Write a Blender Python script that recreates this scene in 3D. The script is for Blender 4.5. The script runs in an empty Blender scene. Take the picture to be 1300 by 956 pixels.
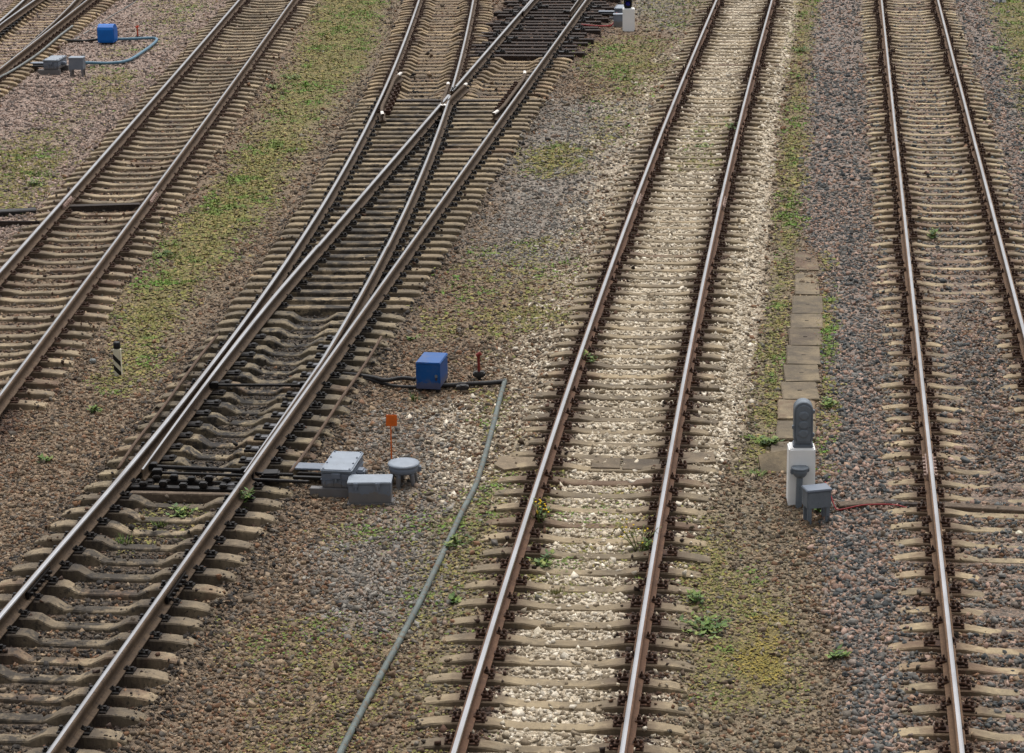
import bpy, bmesh, math, random
import numpy as np
from mathutils import Vector, Matrix
random.seed(7); RNG = np.random.default_rng(11)
SC = bpy.context.scene; COL = SC.collection
R = math.radians

# ------------------------------------------------------------------ camera numbers (solved from the 1520 mm rail gauge)
F, YH, CAMZ, ROLL = 3100.0, -460.0, 10.266, R(1.0)
PITCH = math.atan((433.5 - YH) / F)
def at(px, py, z=0.0):
    """photo pixel -> point on the level plane z (used to survey positions on the ground)"""
    dx, dy = px - 650.0, py - 433.5
    c, s = math.cos(ROLL), math.sin(ROLL)
    dx, dy = c*dx - s*dy, s*dx + c*dy
    v = dy + 433.5 - YH; h = CAMZ - z
    return Vector((h*dx/(math.cos(PITCH)*v), h*F/(math.cos(PITCH)**2*v) - h*math.tan(PITCH), z))
def lin(c):
    c = np.asarray(c, float)/255.0
    return np.where(c <= .04045, c/12.92, ((c+.055)/1.055)**2.4)
def L3(*c): return tuple(float(v) for v in lin(c)) + (1.0,)

# ------------------------------------------------------------------ materials
MATS = {}
class NT:
    def __init__(s, name):
        s.m = bpy.data.materials.new(name); s.m.use_nodes = True; s.t = s.m.node_tree; s.n = s.t.nodes; s.l = s.t.links
        s.b = s.n['Principled BSDF']; MATS[name] = s.m
    def new(s, typ, **kw):
        n = s.n.new(typ)
        for k, v in kw.items():
            if k in n.inputs: n.inputs[k].default_value = v
            else: setattr(n, k, v)
        return n
    def link(s, a, b): s.l.new(a, b)
    def noise(s, vec, scale, detail=5, rough=.6):
        n = s.new('ShaderNodeTexNoise', Scale=scale, Detail=detail, Roughness=rough)
        if vec is not None: s.link(vec, n.inputs['Vector'])
        return n.outputs['Fac']
    def ramp(s, fac, a, b, ca=(0,0,0,1), cb=(1,1,1,1)):
        r = s.new('ShaderNodeValToRGB'); e = r.color_ramp.elements
        e[0].position, e[1].position, e[0].color, e[1].color = a, b, ca, cb
        s.link(fac, r.inputs['Fac']); return r.outputs['Color']
    def mix(s, fac, a, b, mode='MIX'):
        m = s.new('ShaderNodeMix', data_type='RGBA', blend_type=mode)
        for sock, v in ((m.inputs['Factor'], fac), (m.inputs['A'] if False else m.inputs[6], a), (m.inputs[7], b)):
            if hasattr(v, 'is_linked') or isinstance(v, bpy.types.NodeSocket): s.link(v, sock)
            else: sock.default_value = v
        return m.outputs[2]
    def math(s, op, a, b=0.0, clamp=False):
        m = s.new('ShaderNodeMath', operation=op, use_clamp=clamp)
        for i, v in enumerate((a, b)):
            if isinstance(v, bpy.types.NodeSocket): s.link(v, m.inputs[i])
            else: m.inputs[i].default_value = v
        return m.outputs[0]
    def bump(s, h, strength=.4, dist=.01):
        b = s.new('ShaderNodeBump', Strength=strength, Distance=dist); s.link(h, b.inputs['Height'])
        s.link(b.outputs[0], s.b.inputs['Normal'])
    def coords(s, jitter=True):
        tc = s.new('ShaderNodeTexCoord'); o = tc.outputs['Object']
        if not jitter: return o, None
        oi = s.new('ShaderNodeObjectInfo'); 
        v = s.new('ShaderNodeVectorMath', operation='MULTIPLY_ADD'); s.link(oi.outputs['Random'], v.inputs[0])
        v.inputs[1].default_value = (37, 91, 53); s.link(o, v.inputs[2])
        return v.outputs[0], oi.outputs['Random']

def mat_paint(name, col, rough=.5, metal=0.0, var=.18, chip=None, chip_amt=.62, scale=9, dirt=None):
    t = NT(name); v, rnd = t.coords()
    n = t.noise(v, scale); c = t.mix(t.ramp(n, .3, .7), tuple(x*(1-var) for x in col[:3])+(1,), tuple(min(1, x*(1+var)) for x in col[:3])+(1,))
    if dirt:
        sz = t.new('ShaderNodeSeparateXYZ'); t.link(t.new('ShaderNodeTexCoord').outputs['Object'], sz.inputs[0])
        zz = t.math('ADD', sz.outputs[2], t.math('MULTIPLY_ADD', t.noise(v, 14, 5, .7), -.30)); zz.node.inputs[1].links[0].from_node.inputs[2].default_value = .0
        c = t.mix(t.math('MULTIPLY', t.ramp(zz, dirt-.16, dirt+.06, (1,1,1,1), (0,0,0,1)), .5), c, L3(104,90,70))
        c = t.mix(t.math('MULTIPLY', t.ramp(t.noise(v, 3.5, 6, .7), .52, .75), .3), c, L3(120,108,90))
    if chip:
        n2 = t.noise(v, scale*2.7, 8, .7); c = t.mix(t.ramp(n2, chip_amt, chip_amt+.06), c, chip)
    t.link(c, t.b.inputs['Base Color']); t.b.inputs['Roughness'].default_value = rough; t.b.inputs['Metallic'].default_value = metal; t.b.inputs['Specular IOR Level'].default_value = .3
    t.bump(t.noise(v, scale*5), .25, .004)
    return t.m

def mat_sleeper(name, base, dark, stain, oil=0.0, seat=.7975, stain_amt=.75):
    """cast concrete: mottled, rust washed down round the rail seats, oil drips along the middle"""
    t = NT(name); v, rnd = t.coords()
    c = t.mix(t.ramp(t.noise(v, 3.2, 6, .65), .32, .68), base, dark)
    c = t.mix(t.ramp(t.noise(v, 26, 4, .7), .58, .72), c, tuple(x*.45 for x in base[:3])+(1,))
    c = t.mix(t.math('MULTIPLY', t.ramp(t.noise(v, 11, 4, .7), .55, .68), .5), c, tuple(min(1, x*1.35) for x in base[:3])+(1,))
    # whole-object brightness differs from sleeper to sleeper
    br = t.math('MULTIPLY_ADD', rnd, .52); br.node.inputs[2].default_value = .68
    hs = t.new('ShaderNodeHueSaturation'); t.link(c, hs.inputs['Color']); t.link(br, hs.inputs['Value']); c = hs.outputs[0]
    odd = t.math('FRACT', t.math('MULTIPLY', rnd, 17.31))
    c = t.mix(t.math('MULTIPLY', t.ramp(odd, .86, .90), t.math('MULTIPLY', t.ramp(t.noise(v, 2.4, 4, .6), .4, .6), .6)), c, L3(112,72,46))
    c = t.mix(t.math('MULTIPLY', t.ramp(odd, .10, .06), t.math('MULTIPLY', t.ramp(t.noise(v, 2.4, 4, .6), .42, .6), .5)), c, L3(62,54,47))
    tc = t.new('ShaderNodeTexCoord'); sx = t.new('ShaderNodeSeparateXYZ'); t.link(tc.outputs['Object'], sx.inputs[0])
    if seat:
        d = t.math('ABSOLUTE', t.math('SUBTRACT', t.math('ABSOLUTE', sx.outputs[0]), seat))
        w = t.math('MULTIPLY_ADD', t.noise(v, 9, 4), .34); w.node.inputs[2].default_value = -.17
        d = t.math('ADD', d, w)
        f = t.math('MULTIPLY', t.ramp(d, .13, .36, (1,1,1,1), (0,0,0,1)), stain_amt)
        c = t.mix(f, c, stain)
    if oil:
        n = t.noise(v, 4.5, 6, .75); n2 = t.noise(v, 22, 3, .6)
        ax = t.math('ABSOLUTE', t.math('ADD', sx.outputs[0], .12))
        f = t.math('MULTIPLY', t.ramp(t.math('ADD', n, t.math('MULTIPLY', ax, -.20)), .41, .50), oil)
        c = t.mix(f, c, (.014, .012, .011, 1))
        c = t.mix(t.math('MULTIPLY', t.ramp(n2, .60, .66), oil), c, (.012, .010, .009, 1))
    t.link(c, t.b.inputs['Base Color']); t.b.inputs['Roughness'].default_value = .88
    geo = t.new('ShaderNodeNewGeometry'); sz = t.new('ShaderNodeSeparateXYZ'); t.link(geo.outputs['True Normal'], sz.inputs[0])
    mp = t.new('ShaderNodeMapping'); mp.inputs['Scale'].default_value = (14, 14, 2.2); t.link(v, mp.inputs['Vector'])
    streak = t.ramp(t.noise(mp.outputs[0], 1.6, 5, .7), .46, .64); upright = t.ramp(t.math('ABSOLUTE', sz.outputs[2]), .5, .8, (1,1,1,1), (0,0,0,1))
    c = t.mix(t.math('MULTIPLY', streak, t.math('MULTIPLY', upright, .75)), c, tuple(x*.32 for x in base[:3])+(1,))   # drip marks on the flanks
    t.link(c, t.b.inputs['Base Color'])
    bh = t.math('ADD', t.noise(v, 45, 5, .7), t.math('MULTIPLY', t.noise(v, 9, 4, .6), 2.0)); t.bump(bh, .6, .008)
    return t.m

def mat_rust(name, a, b, c3, rough=.8, dist=.004):
    t = NT(name); v, rnd = t.coords()
    c = t.mix(t.ramp(t.noise(v, 5, 6, .7), .3, .7), a, b)
    c = t.mix(t.ramp(t.noise(v, 24, 5, .7), .52, .7), c, c3)
    t.link(c, t.b.inputs['Base Color']); t.b.inputs['Roughness'].default_value = rough; t.b.inputs['Specular IOR Level'].default_value = .2
    t.bump(t.noise(v, 60, 4), .4, dist); return t.m

def mat_vcol(name, attr, rough=.9, noise_scale=60, amt=.35):
    t = NT(name); a = t.new('ShaderNodeAttribute'); a.attribute_name = attr
    tc = t.new('ShaderNodeTexCoord'); n = t.noise(tc.outputs['Object'], noise_scale, 3, .6)
    c = t.mix(amt, a.outputs['Color'], t.ramp(n, .3, .7, (.35,.35,.35,1), (1,1,1,1)), 'MULTIPLY')
    t.link(c, t.b.inputs['Base Color']); t.b.inputs['Roughness'].default_value = rough
    return t.m

M_SL3 = mat_sleeper('weathered_concrete', L3(148,132,105), L3(122,107,84), L3(72,54,41), 0, stain_amt=.75)
M_SL4 = mat_sleeper('pale_concrete', L3(168,151,119), L3(136,119,94), L3(82,60,44), 0, stain_amt=.85)
M_SL1 = mat_sleeper('brown_concrete', L3(162,144,115), L3(130,114,92), L3(66,49,37), .2, stain_amt=.85)
M_SL2 = mat_sleeper('oily_concrete', L3(150,133,106), L3(116,102,82), L3(46,37,31), .8, stain_amt=.9)
M_SLB = mat_sleeper('oily_bearer_concrete', L3(150,132,104), L3(118,104,82), L3(34,28,24), .85, seat=0)
M_SLY = mat_sleeper('sandy_concrete', L3(160,138,106), L3(132,113,86), L3(60,44,32), .15, stain_amt=.85)
M_TIMBER = mat_rust('creosoted_timber', L3(52,42,37), L3(36,30,28), L3(84,64,50), .75)
M_OLDWOOD = mat_rust('grey_old_wood', L3(104,90,76), L3(72,62,54), L3(124,110,94), .85)
M_DARKWOOD = mat_rust('dark_wet_wood', L3(58,48,42), L3(40,35,32), L3(76,64,54), .7)
M_RUST3 = mat_rust('red_brown_rail_rust', L3(100,74,57), L3(80,60,48), L3(116,88,67))
M_RUST1 = mat_rust('dusty_brown_rail_rust', L3(98,80,63), L3(76,62,50), L3(62,48,39))
M_RUST2 = mat_rust('oily_brown_rail_rust', L3(92,76,60), L3(68,56,45), L3(48,40,34))
M_FAST = mat_rust('dark_rusty_iron', L3(72,51,40), L3(50,38,32), L3(100,68,48), .75)
M_RUST4 = mat_rust('warm_brown_rail_rust', L3(108,84,64), L3(86,67,52), L3(124,98,75))
M_FASTB = mat_rust('black_greasy_iron', L3(30,27,26), L3(20,19,19), L3(52,42,36), .4)
M_FISH = mat_rust('pink_washed_steel', L3(176,152,140), L3(130,104,92), L3(206,194,186), .6)
def mat_steel():
    t = NT('polished_rail_steel'); v, r = t.coords()
    c = t.mix(t.ramp(t.noise(v, 1.3, 3, .5), .3, .7), (.52,.52,.53,1), (.38,.37,.37,1))
    t.link(c, t.b.inputs['Base Color']); t.b.inputs['Metallic'].default_value = 1.0
    t.link(t.ramp(t.noise(v, 2.1, 3), .3, .7, (.21,.21,.21,1), (.27,.27,.27,1)), t.b.inputs['Roughness']); return t.m
M_STEEL = mat_steel()
M_GREY = mat_paint('grey_blue_paint', L3(108,116,128), .45, 0, .14, L3(78,76,72), .64, 7, -.07)
M_GREY_LIT = mat_paint('sky_lit_grey_paint', L3(132,140,150), .42, 0, .12, L3(98,94,88), .63, 7)  # same grey lightened for the lids, brightness of the sky put into the colour
M_SLATE = mat_paint('slate_paint', L3(106,114,122), .42, 0, .14, L3(58,62,68), .63, 9)
M_BLUE = mat_paint('blue_paint', L3(0,74,138), .38, 0, .08, L3(30,60,104), .72, 5, -.02)
M_WHITE = mat_paint('white_paint_on_concrete', (.86,.86,.84,1), .8, 0, .03, L3(170,166,158), .70, 8, .0)
M_CREAM = mat_paint('off_white_paint', L3(206,200,178), .7, 0, .12, L3(176,140,90), .66, 8)
M_BLACK = mat_paint('black_paint', L3(24,24,26), .5, 0, .2)
M_ORANGE = mat_paint('orange_paint', L3(206,98,30), .7, 0, .18, L3(150,84,42), .62, 12)
M_RED = mat_paint('red_paint', L3(118,44,38), .6, 0, .2)
M_REDO = mat_paint('orange_red_paint', L3(180,70,46), .6, 0, .2)
M_CABLE = mat_paint('red_cable', L3(136,40,42), .55, 0, .15)
M_RUBBER = mat_paint('black_rubber', L3(40,38,38), .6, 0, .25)
M_PIPE = mat_paint('grey_pipe', L3(112,117,116), .6, 0, .2, L3(100,88,74), .54, 5)
M_PIPED = mat_paint('dull_green_grey_pipe', L3(92,100,97), .65, 0, .22, L3(92,82,68), .52, 5)
M_PIPEB = mat_paint('blue_grey_pipe', L3(84,116,134), .5, 0, .14, L3(90,92,90), .68, 6)
M_THINROD = mat_rust('brown_thin_pipe', L3(98,80,66), L3(74,60,50), L3(112,94,80))
M_SLAB = mat_sleeper('slab_concrete', L3(134,118,92), L3(106,94,74), L3(90,78,60), .2, seat=0)
M_TIP = mat_paint('white_tip_paint', L3(214,208,200), .7, 0, .1, L3(150,130,110), .68, 14)
M_LENS = mat_paint('blue_lens', L3(24,30,150), .15, 0, .1)
M_FLOWER = mat_paint('yellow_petals', L3(226,190,30), .7, 0, .15)
M_LEAF = mat_vcol('weed_leaf', 'Col', .7, 40, .2)
M_STONE = mat_vcol('broken_stone', 'Col', .92, 70, .45)
M_MOSS = mat_vcol('moss_and_grass', 'Col', .85, 30, .2)

# ------------------------------------------------------------------ mesh building
class MB:
    def __init__(s): s.v = []; s.f = []; s.mi = []; s.mats = []; s.sm = []
    def mi_(s, m):
        if m not in s.mats: s.mats.append(m)
        return s.mats.index(m)
    def add(s, vs, fs, m, mat=None, smooth=False):
        o = len(s.v); k = s.mi_(m)
        s.v += [tuple(mat @ Vector(p)) if mat else tuple(p) for p in vs]
        for f in fs: s.f.append(tuple(i+o for i in f)); s.mi.append(k); s.sm.append(smooth)
        return s
    def box(s, x0, x1, y0, y1, z0, z1, m, ch=0.006, mat=None, taper=0.0):
        """chamfered box"""
        bm = bmesh.new(); bmesh.ops.create_cube(bm, size=1)
        for v in bm.verts:
            k = 1 - taper if v.co.z > 0 else 1
            v.co = Vector(((x0+x1)/2 + v.co.x*(x1-x0)*k, (y0+y1)/2 + v.co.y*(y1-y0)*k, z0 if v.co.z < 0 else z1))
        if ch > 0: bmesh.ops.bevel(bm, geom=bm.edges[:], offset=min(ch, .45*min(x1-x0, y1-y0, z1-z0)), segments=2, affect='EDGES')
        bm.verts.index_update()
        s.add([v.co[:] for v in bm.verts], [[v.index for v in f.verts] for f in bm.faces], m, mat); bm.free(); return s
    def cyl(s, p0, p1, r0, m, r1=None, n=12, caps=True, smooth=True):
        p0, p1 = Vector(p0), Vector(p1); r1 = r0 if r1 is None else r1
        d = (p1-p0).normalized(); a = d.orthogonal().normalized(); b = d.cross(a)
        vs = [];
        for p, r in ((p0, r0), (p1, r1)):
            vs += [p + (a*math.cos(2*math.pi*i/n) + b*math.sin(2*math.pi*i/n))*r for i in range(n)]
        s.add(vs, [(i, (i+1) % n, n+(i+1) % n, n+i) for i in range(n)], m, None, smooth)
        if caps: s.add(vs, [tuple(range(n))[::-1], tuple(range(n, 2*n))], m)
        return s
    def lathe(s, c, prof, m, n=24, smooth=True):
        vs = []; fs = []
        for r, z in prof: vs += [(c[0]+r*math.cos(2*math.pi*i/n), c[1]+r*math.sin(2*math.pi*i/n), c[2]+z) for i in range(n)]
        for k in range(len(prof)-1): fs += [(k*n+i, k*n+(i+1) % n, (k+1)*n+(i+1) % n, (k+1)*n+i) for i in range(n)]
        fs += [tuple(range(n))[::-1], tuple(range((len(prof)-1)*n, len(prof)*n))]
        return s.add(vs, fs, m, None, smooth)
    def tube(s, pts, r, m, n=9, rf=None):
        pts = [Vector(p) for p in pts]; vs = []; fs = []
        for i, p in enumerate(pts):
            d = (pts[min(i+1, len(pts)-1)] - pts[max(i-1, 0)]).normalized()
            a = d.cross(Vector((0, 0, 1)));  a = a.normalized() if a.length > 1e-4 else Vector((1, 0, 0)); b = a.cross(d)
            rr = rf(i) if rf else r
            vs += [p + (a*math.cos(2*math.pi*k/n) + b*math.sin(2*math.pi*k/n))*rr for k in range(n)]
        for i in range(len(pts)-1): fs += [(i*n+k, i*n+(k+1) % n, (i+1)*n+(k+1) % n, (i+1)*n+k) for k in range(n)]
        fs += [tuple(range(n)), tuple(range((len(pts)-1)*n, len(pts)*n))[::-1]]
        return s.add(vs, fs, m, None, True)
    def mesh(s, name):
        me = bpy.data.meshes.new(name); me.from_pydata(s.v, [], s.f)
        for m in s.mats: me.materials.append(m)
        me.polygons.foreach_set('material_index', s.mi); me.polygons.foreach_set('use_smooth', s.sm)
        bm = bmesh.new(); bm.from_mesh(me); bmesh.ops.recalc_face_normals(bm, faces=bm.faces[:]); bm.to_mesh(me); bm.free()
        me.update(); return me
    def build(s, name, parent=None, **kw):
        return obj(name, s.mesh(name), parent, **kw)

def obj(name, me, parent=None, loc=(0, 0, 0), rz=0.0, label=None):
    o = bpy.data.objects.new(name, me); COL.objects.link(o); o.location = loc; o.rotation_euler = (0, 0, rz)
    if parent: o.parent = parent
    if label: o['label'] = label
    return o
def tag(o, label, cat, group=None, kind=None):
    if label: o['label'] = label
    if cat: o['category'] = cat
    if group: o['group'] = group
    if kind: o['kind'] = kind
    return o
def thing(name, label, cat, loc, rz=0.0, group=None):
    o = bpy.data.objects.new(name, None); COL.objects.link(o); o.empty_display_size = .2
    o.location = loc; o.rotation_euler = (0, 0, rz); return tag(o, label, cat, group)
def copy_tree(o, loc, rz, label, parent=None):
    c = o.copy(); COL.objects.link(c)
    if parent is None: c.location = loc; c.rotation_euler = (0, 0, rz); c['label'] = label
    else: c.parent = parent
    for ch in list(o.children): copy_tree(ch, None, None, None, c)
    return c
def smooth_path(pts, n=8):
    """Catmull-Rom through the points"""
    P = [Vector(p) for p in pts]; P = [2*P[0]-P[1]] + P + [2*P[-1]-P[-2]]; out = []
    for i in range(1, len(P)-2):
        for k in range(n):
            t = k/n; a, b, c, d = P[i-1:i+3]
            out.append(.5*((2*b) + (c-a)*t + (2*a-5*b+4*c-d)*t*t + (3*b-a-3*c+d)*t**3))
    return out + [P[-2]]

# ------------------------------------------------------------------ track alignments (centre lines x(Y), metres)
class Line:
    def __init__(s, c, ya, yb, base=None): s.c, s.ya, s.yb, s.base = c, ya, yb, base
    def _p(s, Y): u = (Y-50)/25; return sum(k*u**i for i, k in enumerate(s.c))
    def _d(s, Y): u = (Y-50)/25; return sum(i*k*u**(i-1) for i, k in enumerate(s.c) if i)/25
    def x(s, Y):
        Y = np.asarray(Y, float); q = np.clip(Y, s.ya, s.yb); r = s._p(q) + s._d(q)*(Y-q)
        if s.base is not None:                                  # a diverging line joins its parent line below ya
            w = np.clip((Y-(s.ya-3))/6, 0, 1); w = w*w*(3-2*w); r = w*(s._p(np.maximum(q, s.ya-6))*0 + r) + (1-w)*s.base.x(Y)
        return r
    def sl(s, Y): return (s.x(np.asarray(Y)+.05) - s.x(np.asarray(Y)-.05))/.1
    def pt(s, Y, off=0.0, z=0.0):
        m = float(s.sl(Y)); n = math.hypot(1, m); return Vector((float(s.x(Y)) + off/n, Y - off*m/n, z))
    def head(s, Y): return -math.atan(float(s.sl(Y)))
    def stations(s, y0, y1, pitch):
        out = [y0]; 
        while out[-1] < y1: out.append(out[-1] + pitch/math.hypot(1, float(s.sl(out[-1]))))
        return out
T1 = Line((-7.5215, .6123, -.0632), 33, 76)
TM = Line((-1.3171, 3.4407, .025), 20, 72)
TD = Line((-2.3508, 1.2499, -.8606, .2895), 27, 70, TM)
T3 = Line((3.9306, 3.5364, .1796, -.0682), 21, 72)
T4 = Line((8.862, 3.3723, .0042), 20, 72)
T0M = Line((-13.5843, .4696), 55, 80)
T0D = Line((-13.9486, 1.9058, -1.5826), 60, 75, T0M)
G = .7975                                   # half the distance between rail head centres
YN, YF = 16.0, 84.0                         # near and far end of the modelled yard
Y_SW, Y_TURN, Y_END = 29.3, 25.7, 56.0      # blade tips, front joint and rear joint of the near turnout
Y_WOOD = 62.0

# ------------------------------------------------------------------ ground relief and what lies on it
PAL = {k: lin(v) for k, v in dict(
    brown=[(112,96,77),(92,79,63),(132,111,86),(74,65,54),(124,92,68),(110,102,92),(150,132,110),(104,92,77),(84,68,52),(100,80,61),(154,132,106),(118,87,62)],
    granite=[(90,92,91),(74,77,77),(156,128,108),(148,121,106),(164,138,123),(112,109,104),(130,117,107),(58,61,62),(100,97,92),(122,118,112)],
    lime=[(208,196,174),(194,180,157),(180,165,142),(220,209,190),(158,143,120),(200,187,166),(126,112,92)],
    grey=[(132,127,120),(108,103,96),(152,146,136),(88,84,79),(140,121,106),(118,112,102)],
    pink=[(160,136,122),(140,120,108),(120,106,98),(176,154,140),(100,90,84)],
    oily=[(60,51,43),(46,41,36),(78,67,55),(36,32,29),(98,85,70)],
    rust=[(70,50,38),(86,60,44),(54,41,33),(98,72,54),(62,48,40)],
    dirt=[(116,103,80),(100,90,70),(134,120,95),(90,80,62),(150,138,115),(108,104,92)],
    moss=[(112,105,54),(100,95,48),(122,111,64),(102,100,48),(118,102,64),(104,91,62)],
    ochre=[(124,110,46),(112,100,44),(134,116,54),(100,92,46)]).items()}
NAMES = list(PAL)

def vnoise(x, y, seed=0):
    """smooth value noise, numpy"""
    xi, yi = np.floor(x).astype(np.int64), np.floor(y).astype(np.int64); fx, fy = x-xi, y-yi
    fx, fy = fx*fx*(3-2*fx), fy*fy*(3-2*fy)
    def h(a, b):
        n = (a*374761393 + b*668265263 + seed*1442695041) & 0x7fffffff
        n = ((n ^ (n >> 13))*1274126177) & 0x7fffffff; return ((n ^ (n >> 16)) & 0xffff)/65535.0
    return (h(xi, yi)*(1-fx) + h(xi+1, yi)*fx)*(1-fy) + (h(xi, yi+1)*(1-fx) + h(xi+1, yi+1)*fx)*fy
def fbm(x, y, seed=0, o=4):
    r = 0; a = .5
    for i in range(o): r = r + a*vnoise(x*2**i + 17*i, y*2**i - 31*i, seed+i); a *= .5
    return r/(1-.5**o)
def sstep(a, b, x): t = np.clip((x-a)/(b-a), 0, 1); return t*t*(3-2*t)

def side(line, x, y):
    m = line.sl(y); return (x - line.x(y))/np.hypot(1, m)
def height(x, y):
    x = np.asarray(x, float); y = np.asarray(y, float)
    d1, dm, dd, d3, d4, d0 = (side(l, x, y) for l in (T1, TM, TD, T3, T4, T0M))
    base = np.full(x.shape, -.15)
    base = np.where(d3 > -2.4, -.11, base) ; base = np.where((d3 > 1.2), -.13, base); base = np.where(d4 > -3.2, -.10+0*base, base)
    h = base
    def bed(d, z, w0=1.25, w1=2.1): return z*(1-sstep(w0, w1, np.abs(d))) + base*sstep(w0, w1, np.abs(d))
    h = np.maximum(h, bed(d1, -.095))
    h = np.maximum(h, bed(d3, -.066, 1.2, 1.9))
    h = np.maximum(h, bed(d4, -.047 - .028*sstep(38, 44, y), 1.5, 3.0))
    h = np.maximum(h, bed(d0, -.125, 1.5, 2.6))
    zt = np.where(y < 37, -.135, np.where(y < 56.5, -.15, -.125))
    tm = np.where((y < 62) | (y > 200), zt, -.05)
    for d in (dm, dd): h = np.maximum(h, bed(d, tm if d is dm else zt, 1.0, 2.0)); h = np.maximum(h, -.075 - .12*np.abs(np.abs(d)-1.32)*2.2*(np.abs(d) < 2.2) - .5*(np.abs(d) > 2.2) - .5*(np.abs(d) < .9))
    mid = (dm < 0) & (dd > 0); h = np.where(mid, np.maximum(h, zt), h)
    # ballast heaped over the middles of some sleepers of the right-hand track
    hp = np.exp(-((y-34.5)/3)**2) * np.exp(-((d4-.15)/.28)**2)*.045 + np.exp(-((y-30.5)/1.6)**2)*np.exp(-((d4-.2)/.4)**2)*.02
    return h + hp + (fbm(x*1.7, y*1.7, 5) - .5)*.035 + (fbm(x*.35, y*.35, 9) - .5)*.04

def poly_sd(poly, x, y):
    """signed distance to a polygon, positive inside"""
    d = np.full(x.shape, 1e9); ins = np.zeros(x.shape, bool); n = len(poly)
    for i in range(n):
        ax, ay = poly[i]; bx, by = poly[(i+1) % n]; ex, ey = bx-ax, by-ay
        t = np.clip(((x-ax)*ex + (y-ay)*ey)/(ex*ex+ey*ey+1e-12), 0, 1)
        d = np.minimum(d, np.hypot(x-ax-t*ex, y-ay-t*ey))
        c = ((ay > y) != (by > y)); ins ^= c & (x < ex*(y-ay)/(ey if ey else 1e-12) + ax)
    return np.where(ins, d, -d)
def survey(pts): return [tuple(at(px, py, -.1)[:2]) for px, py in pts]
# kind, outline surveyed on the ground, edge softness (m), strength, patchiness
ZONES = [
 ('pink', [(0,-60),(330,-60),(300,0),(190,130),(100,230),(40,300),(-60,330),(-60,0)], 1.2, 1, .3),
 ('grey', [(690,120),(800,130),(770,210),(720,330),(640,350),(600,310),(620,240)], .8, .9, .8),
 ('grey', [(745,-40),(890,-40),(860,40),(800,20),(760,30)], .8, .8, .7),
 ('grey', [(400,690),(470,655),(560,650),(590,700),(540,800),(430,800)], .5, .75, .7),
 ('grey', [(450,520),(560,505),(600,560),(580,650),(520,660),(480,620)], .5, .5, .9),
 ('granite', [(1040,-60),(1340,-60),(1340,1000),(1090,1000),(1075,867),(1045,760),(1042,690),(1048,560),(1046,330),(1016,300),(1018,200),(1030,60)], .22, 1, .25),
 ('lime', [(912,-60),(1022,-60),(1008,40),(988,130),(980,220),(970,330),(958,440),(935,560),(885,660),(860,760),(850,867),(845,1000),(560,1000),(604,867),(640,750),(686,600),(736,450),(788,300),(847,150),(900,20)], .2, 1, .22),
 ('lime', [(885,40),(850,130),(800,250),(760,360),(725,460),(690,560),(660,640),(620,640),(590,570),(640,500),(665,420),(720,320),(760,230),(800,120),(850,70)], .6, .5, 1.3),
 ('lime', [(540,515),(600,500),(610,560),(590,640),(545,600)], .3, .32, 1.3),
 ('dirt', [(855,640),(900,610),(980,620),(1010,660),(1030,760),(1050,880),(1040,1000),(850,1000),(855,867),(880,740)], .35, .6, 1.0),
 ('dirt', [(560,650),(660,600),(640,760),(600,900),(500,920),(520,800)], .4, .6, .9),
 ('dirt', [(1005,180),(1022,180),(1010,330),(990,470),(985,560),(950,610),(925,600),(960,480),(978,350)], .2, .8, .6),
 ('dirt', [(150,400),(240,300),(420,40),(480,-40),(520,-40),(480,100),(400,200),(330,300),(230,420),(140,520)], .8, .45, .8),
]
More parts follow.
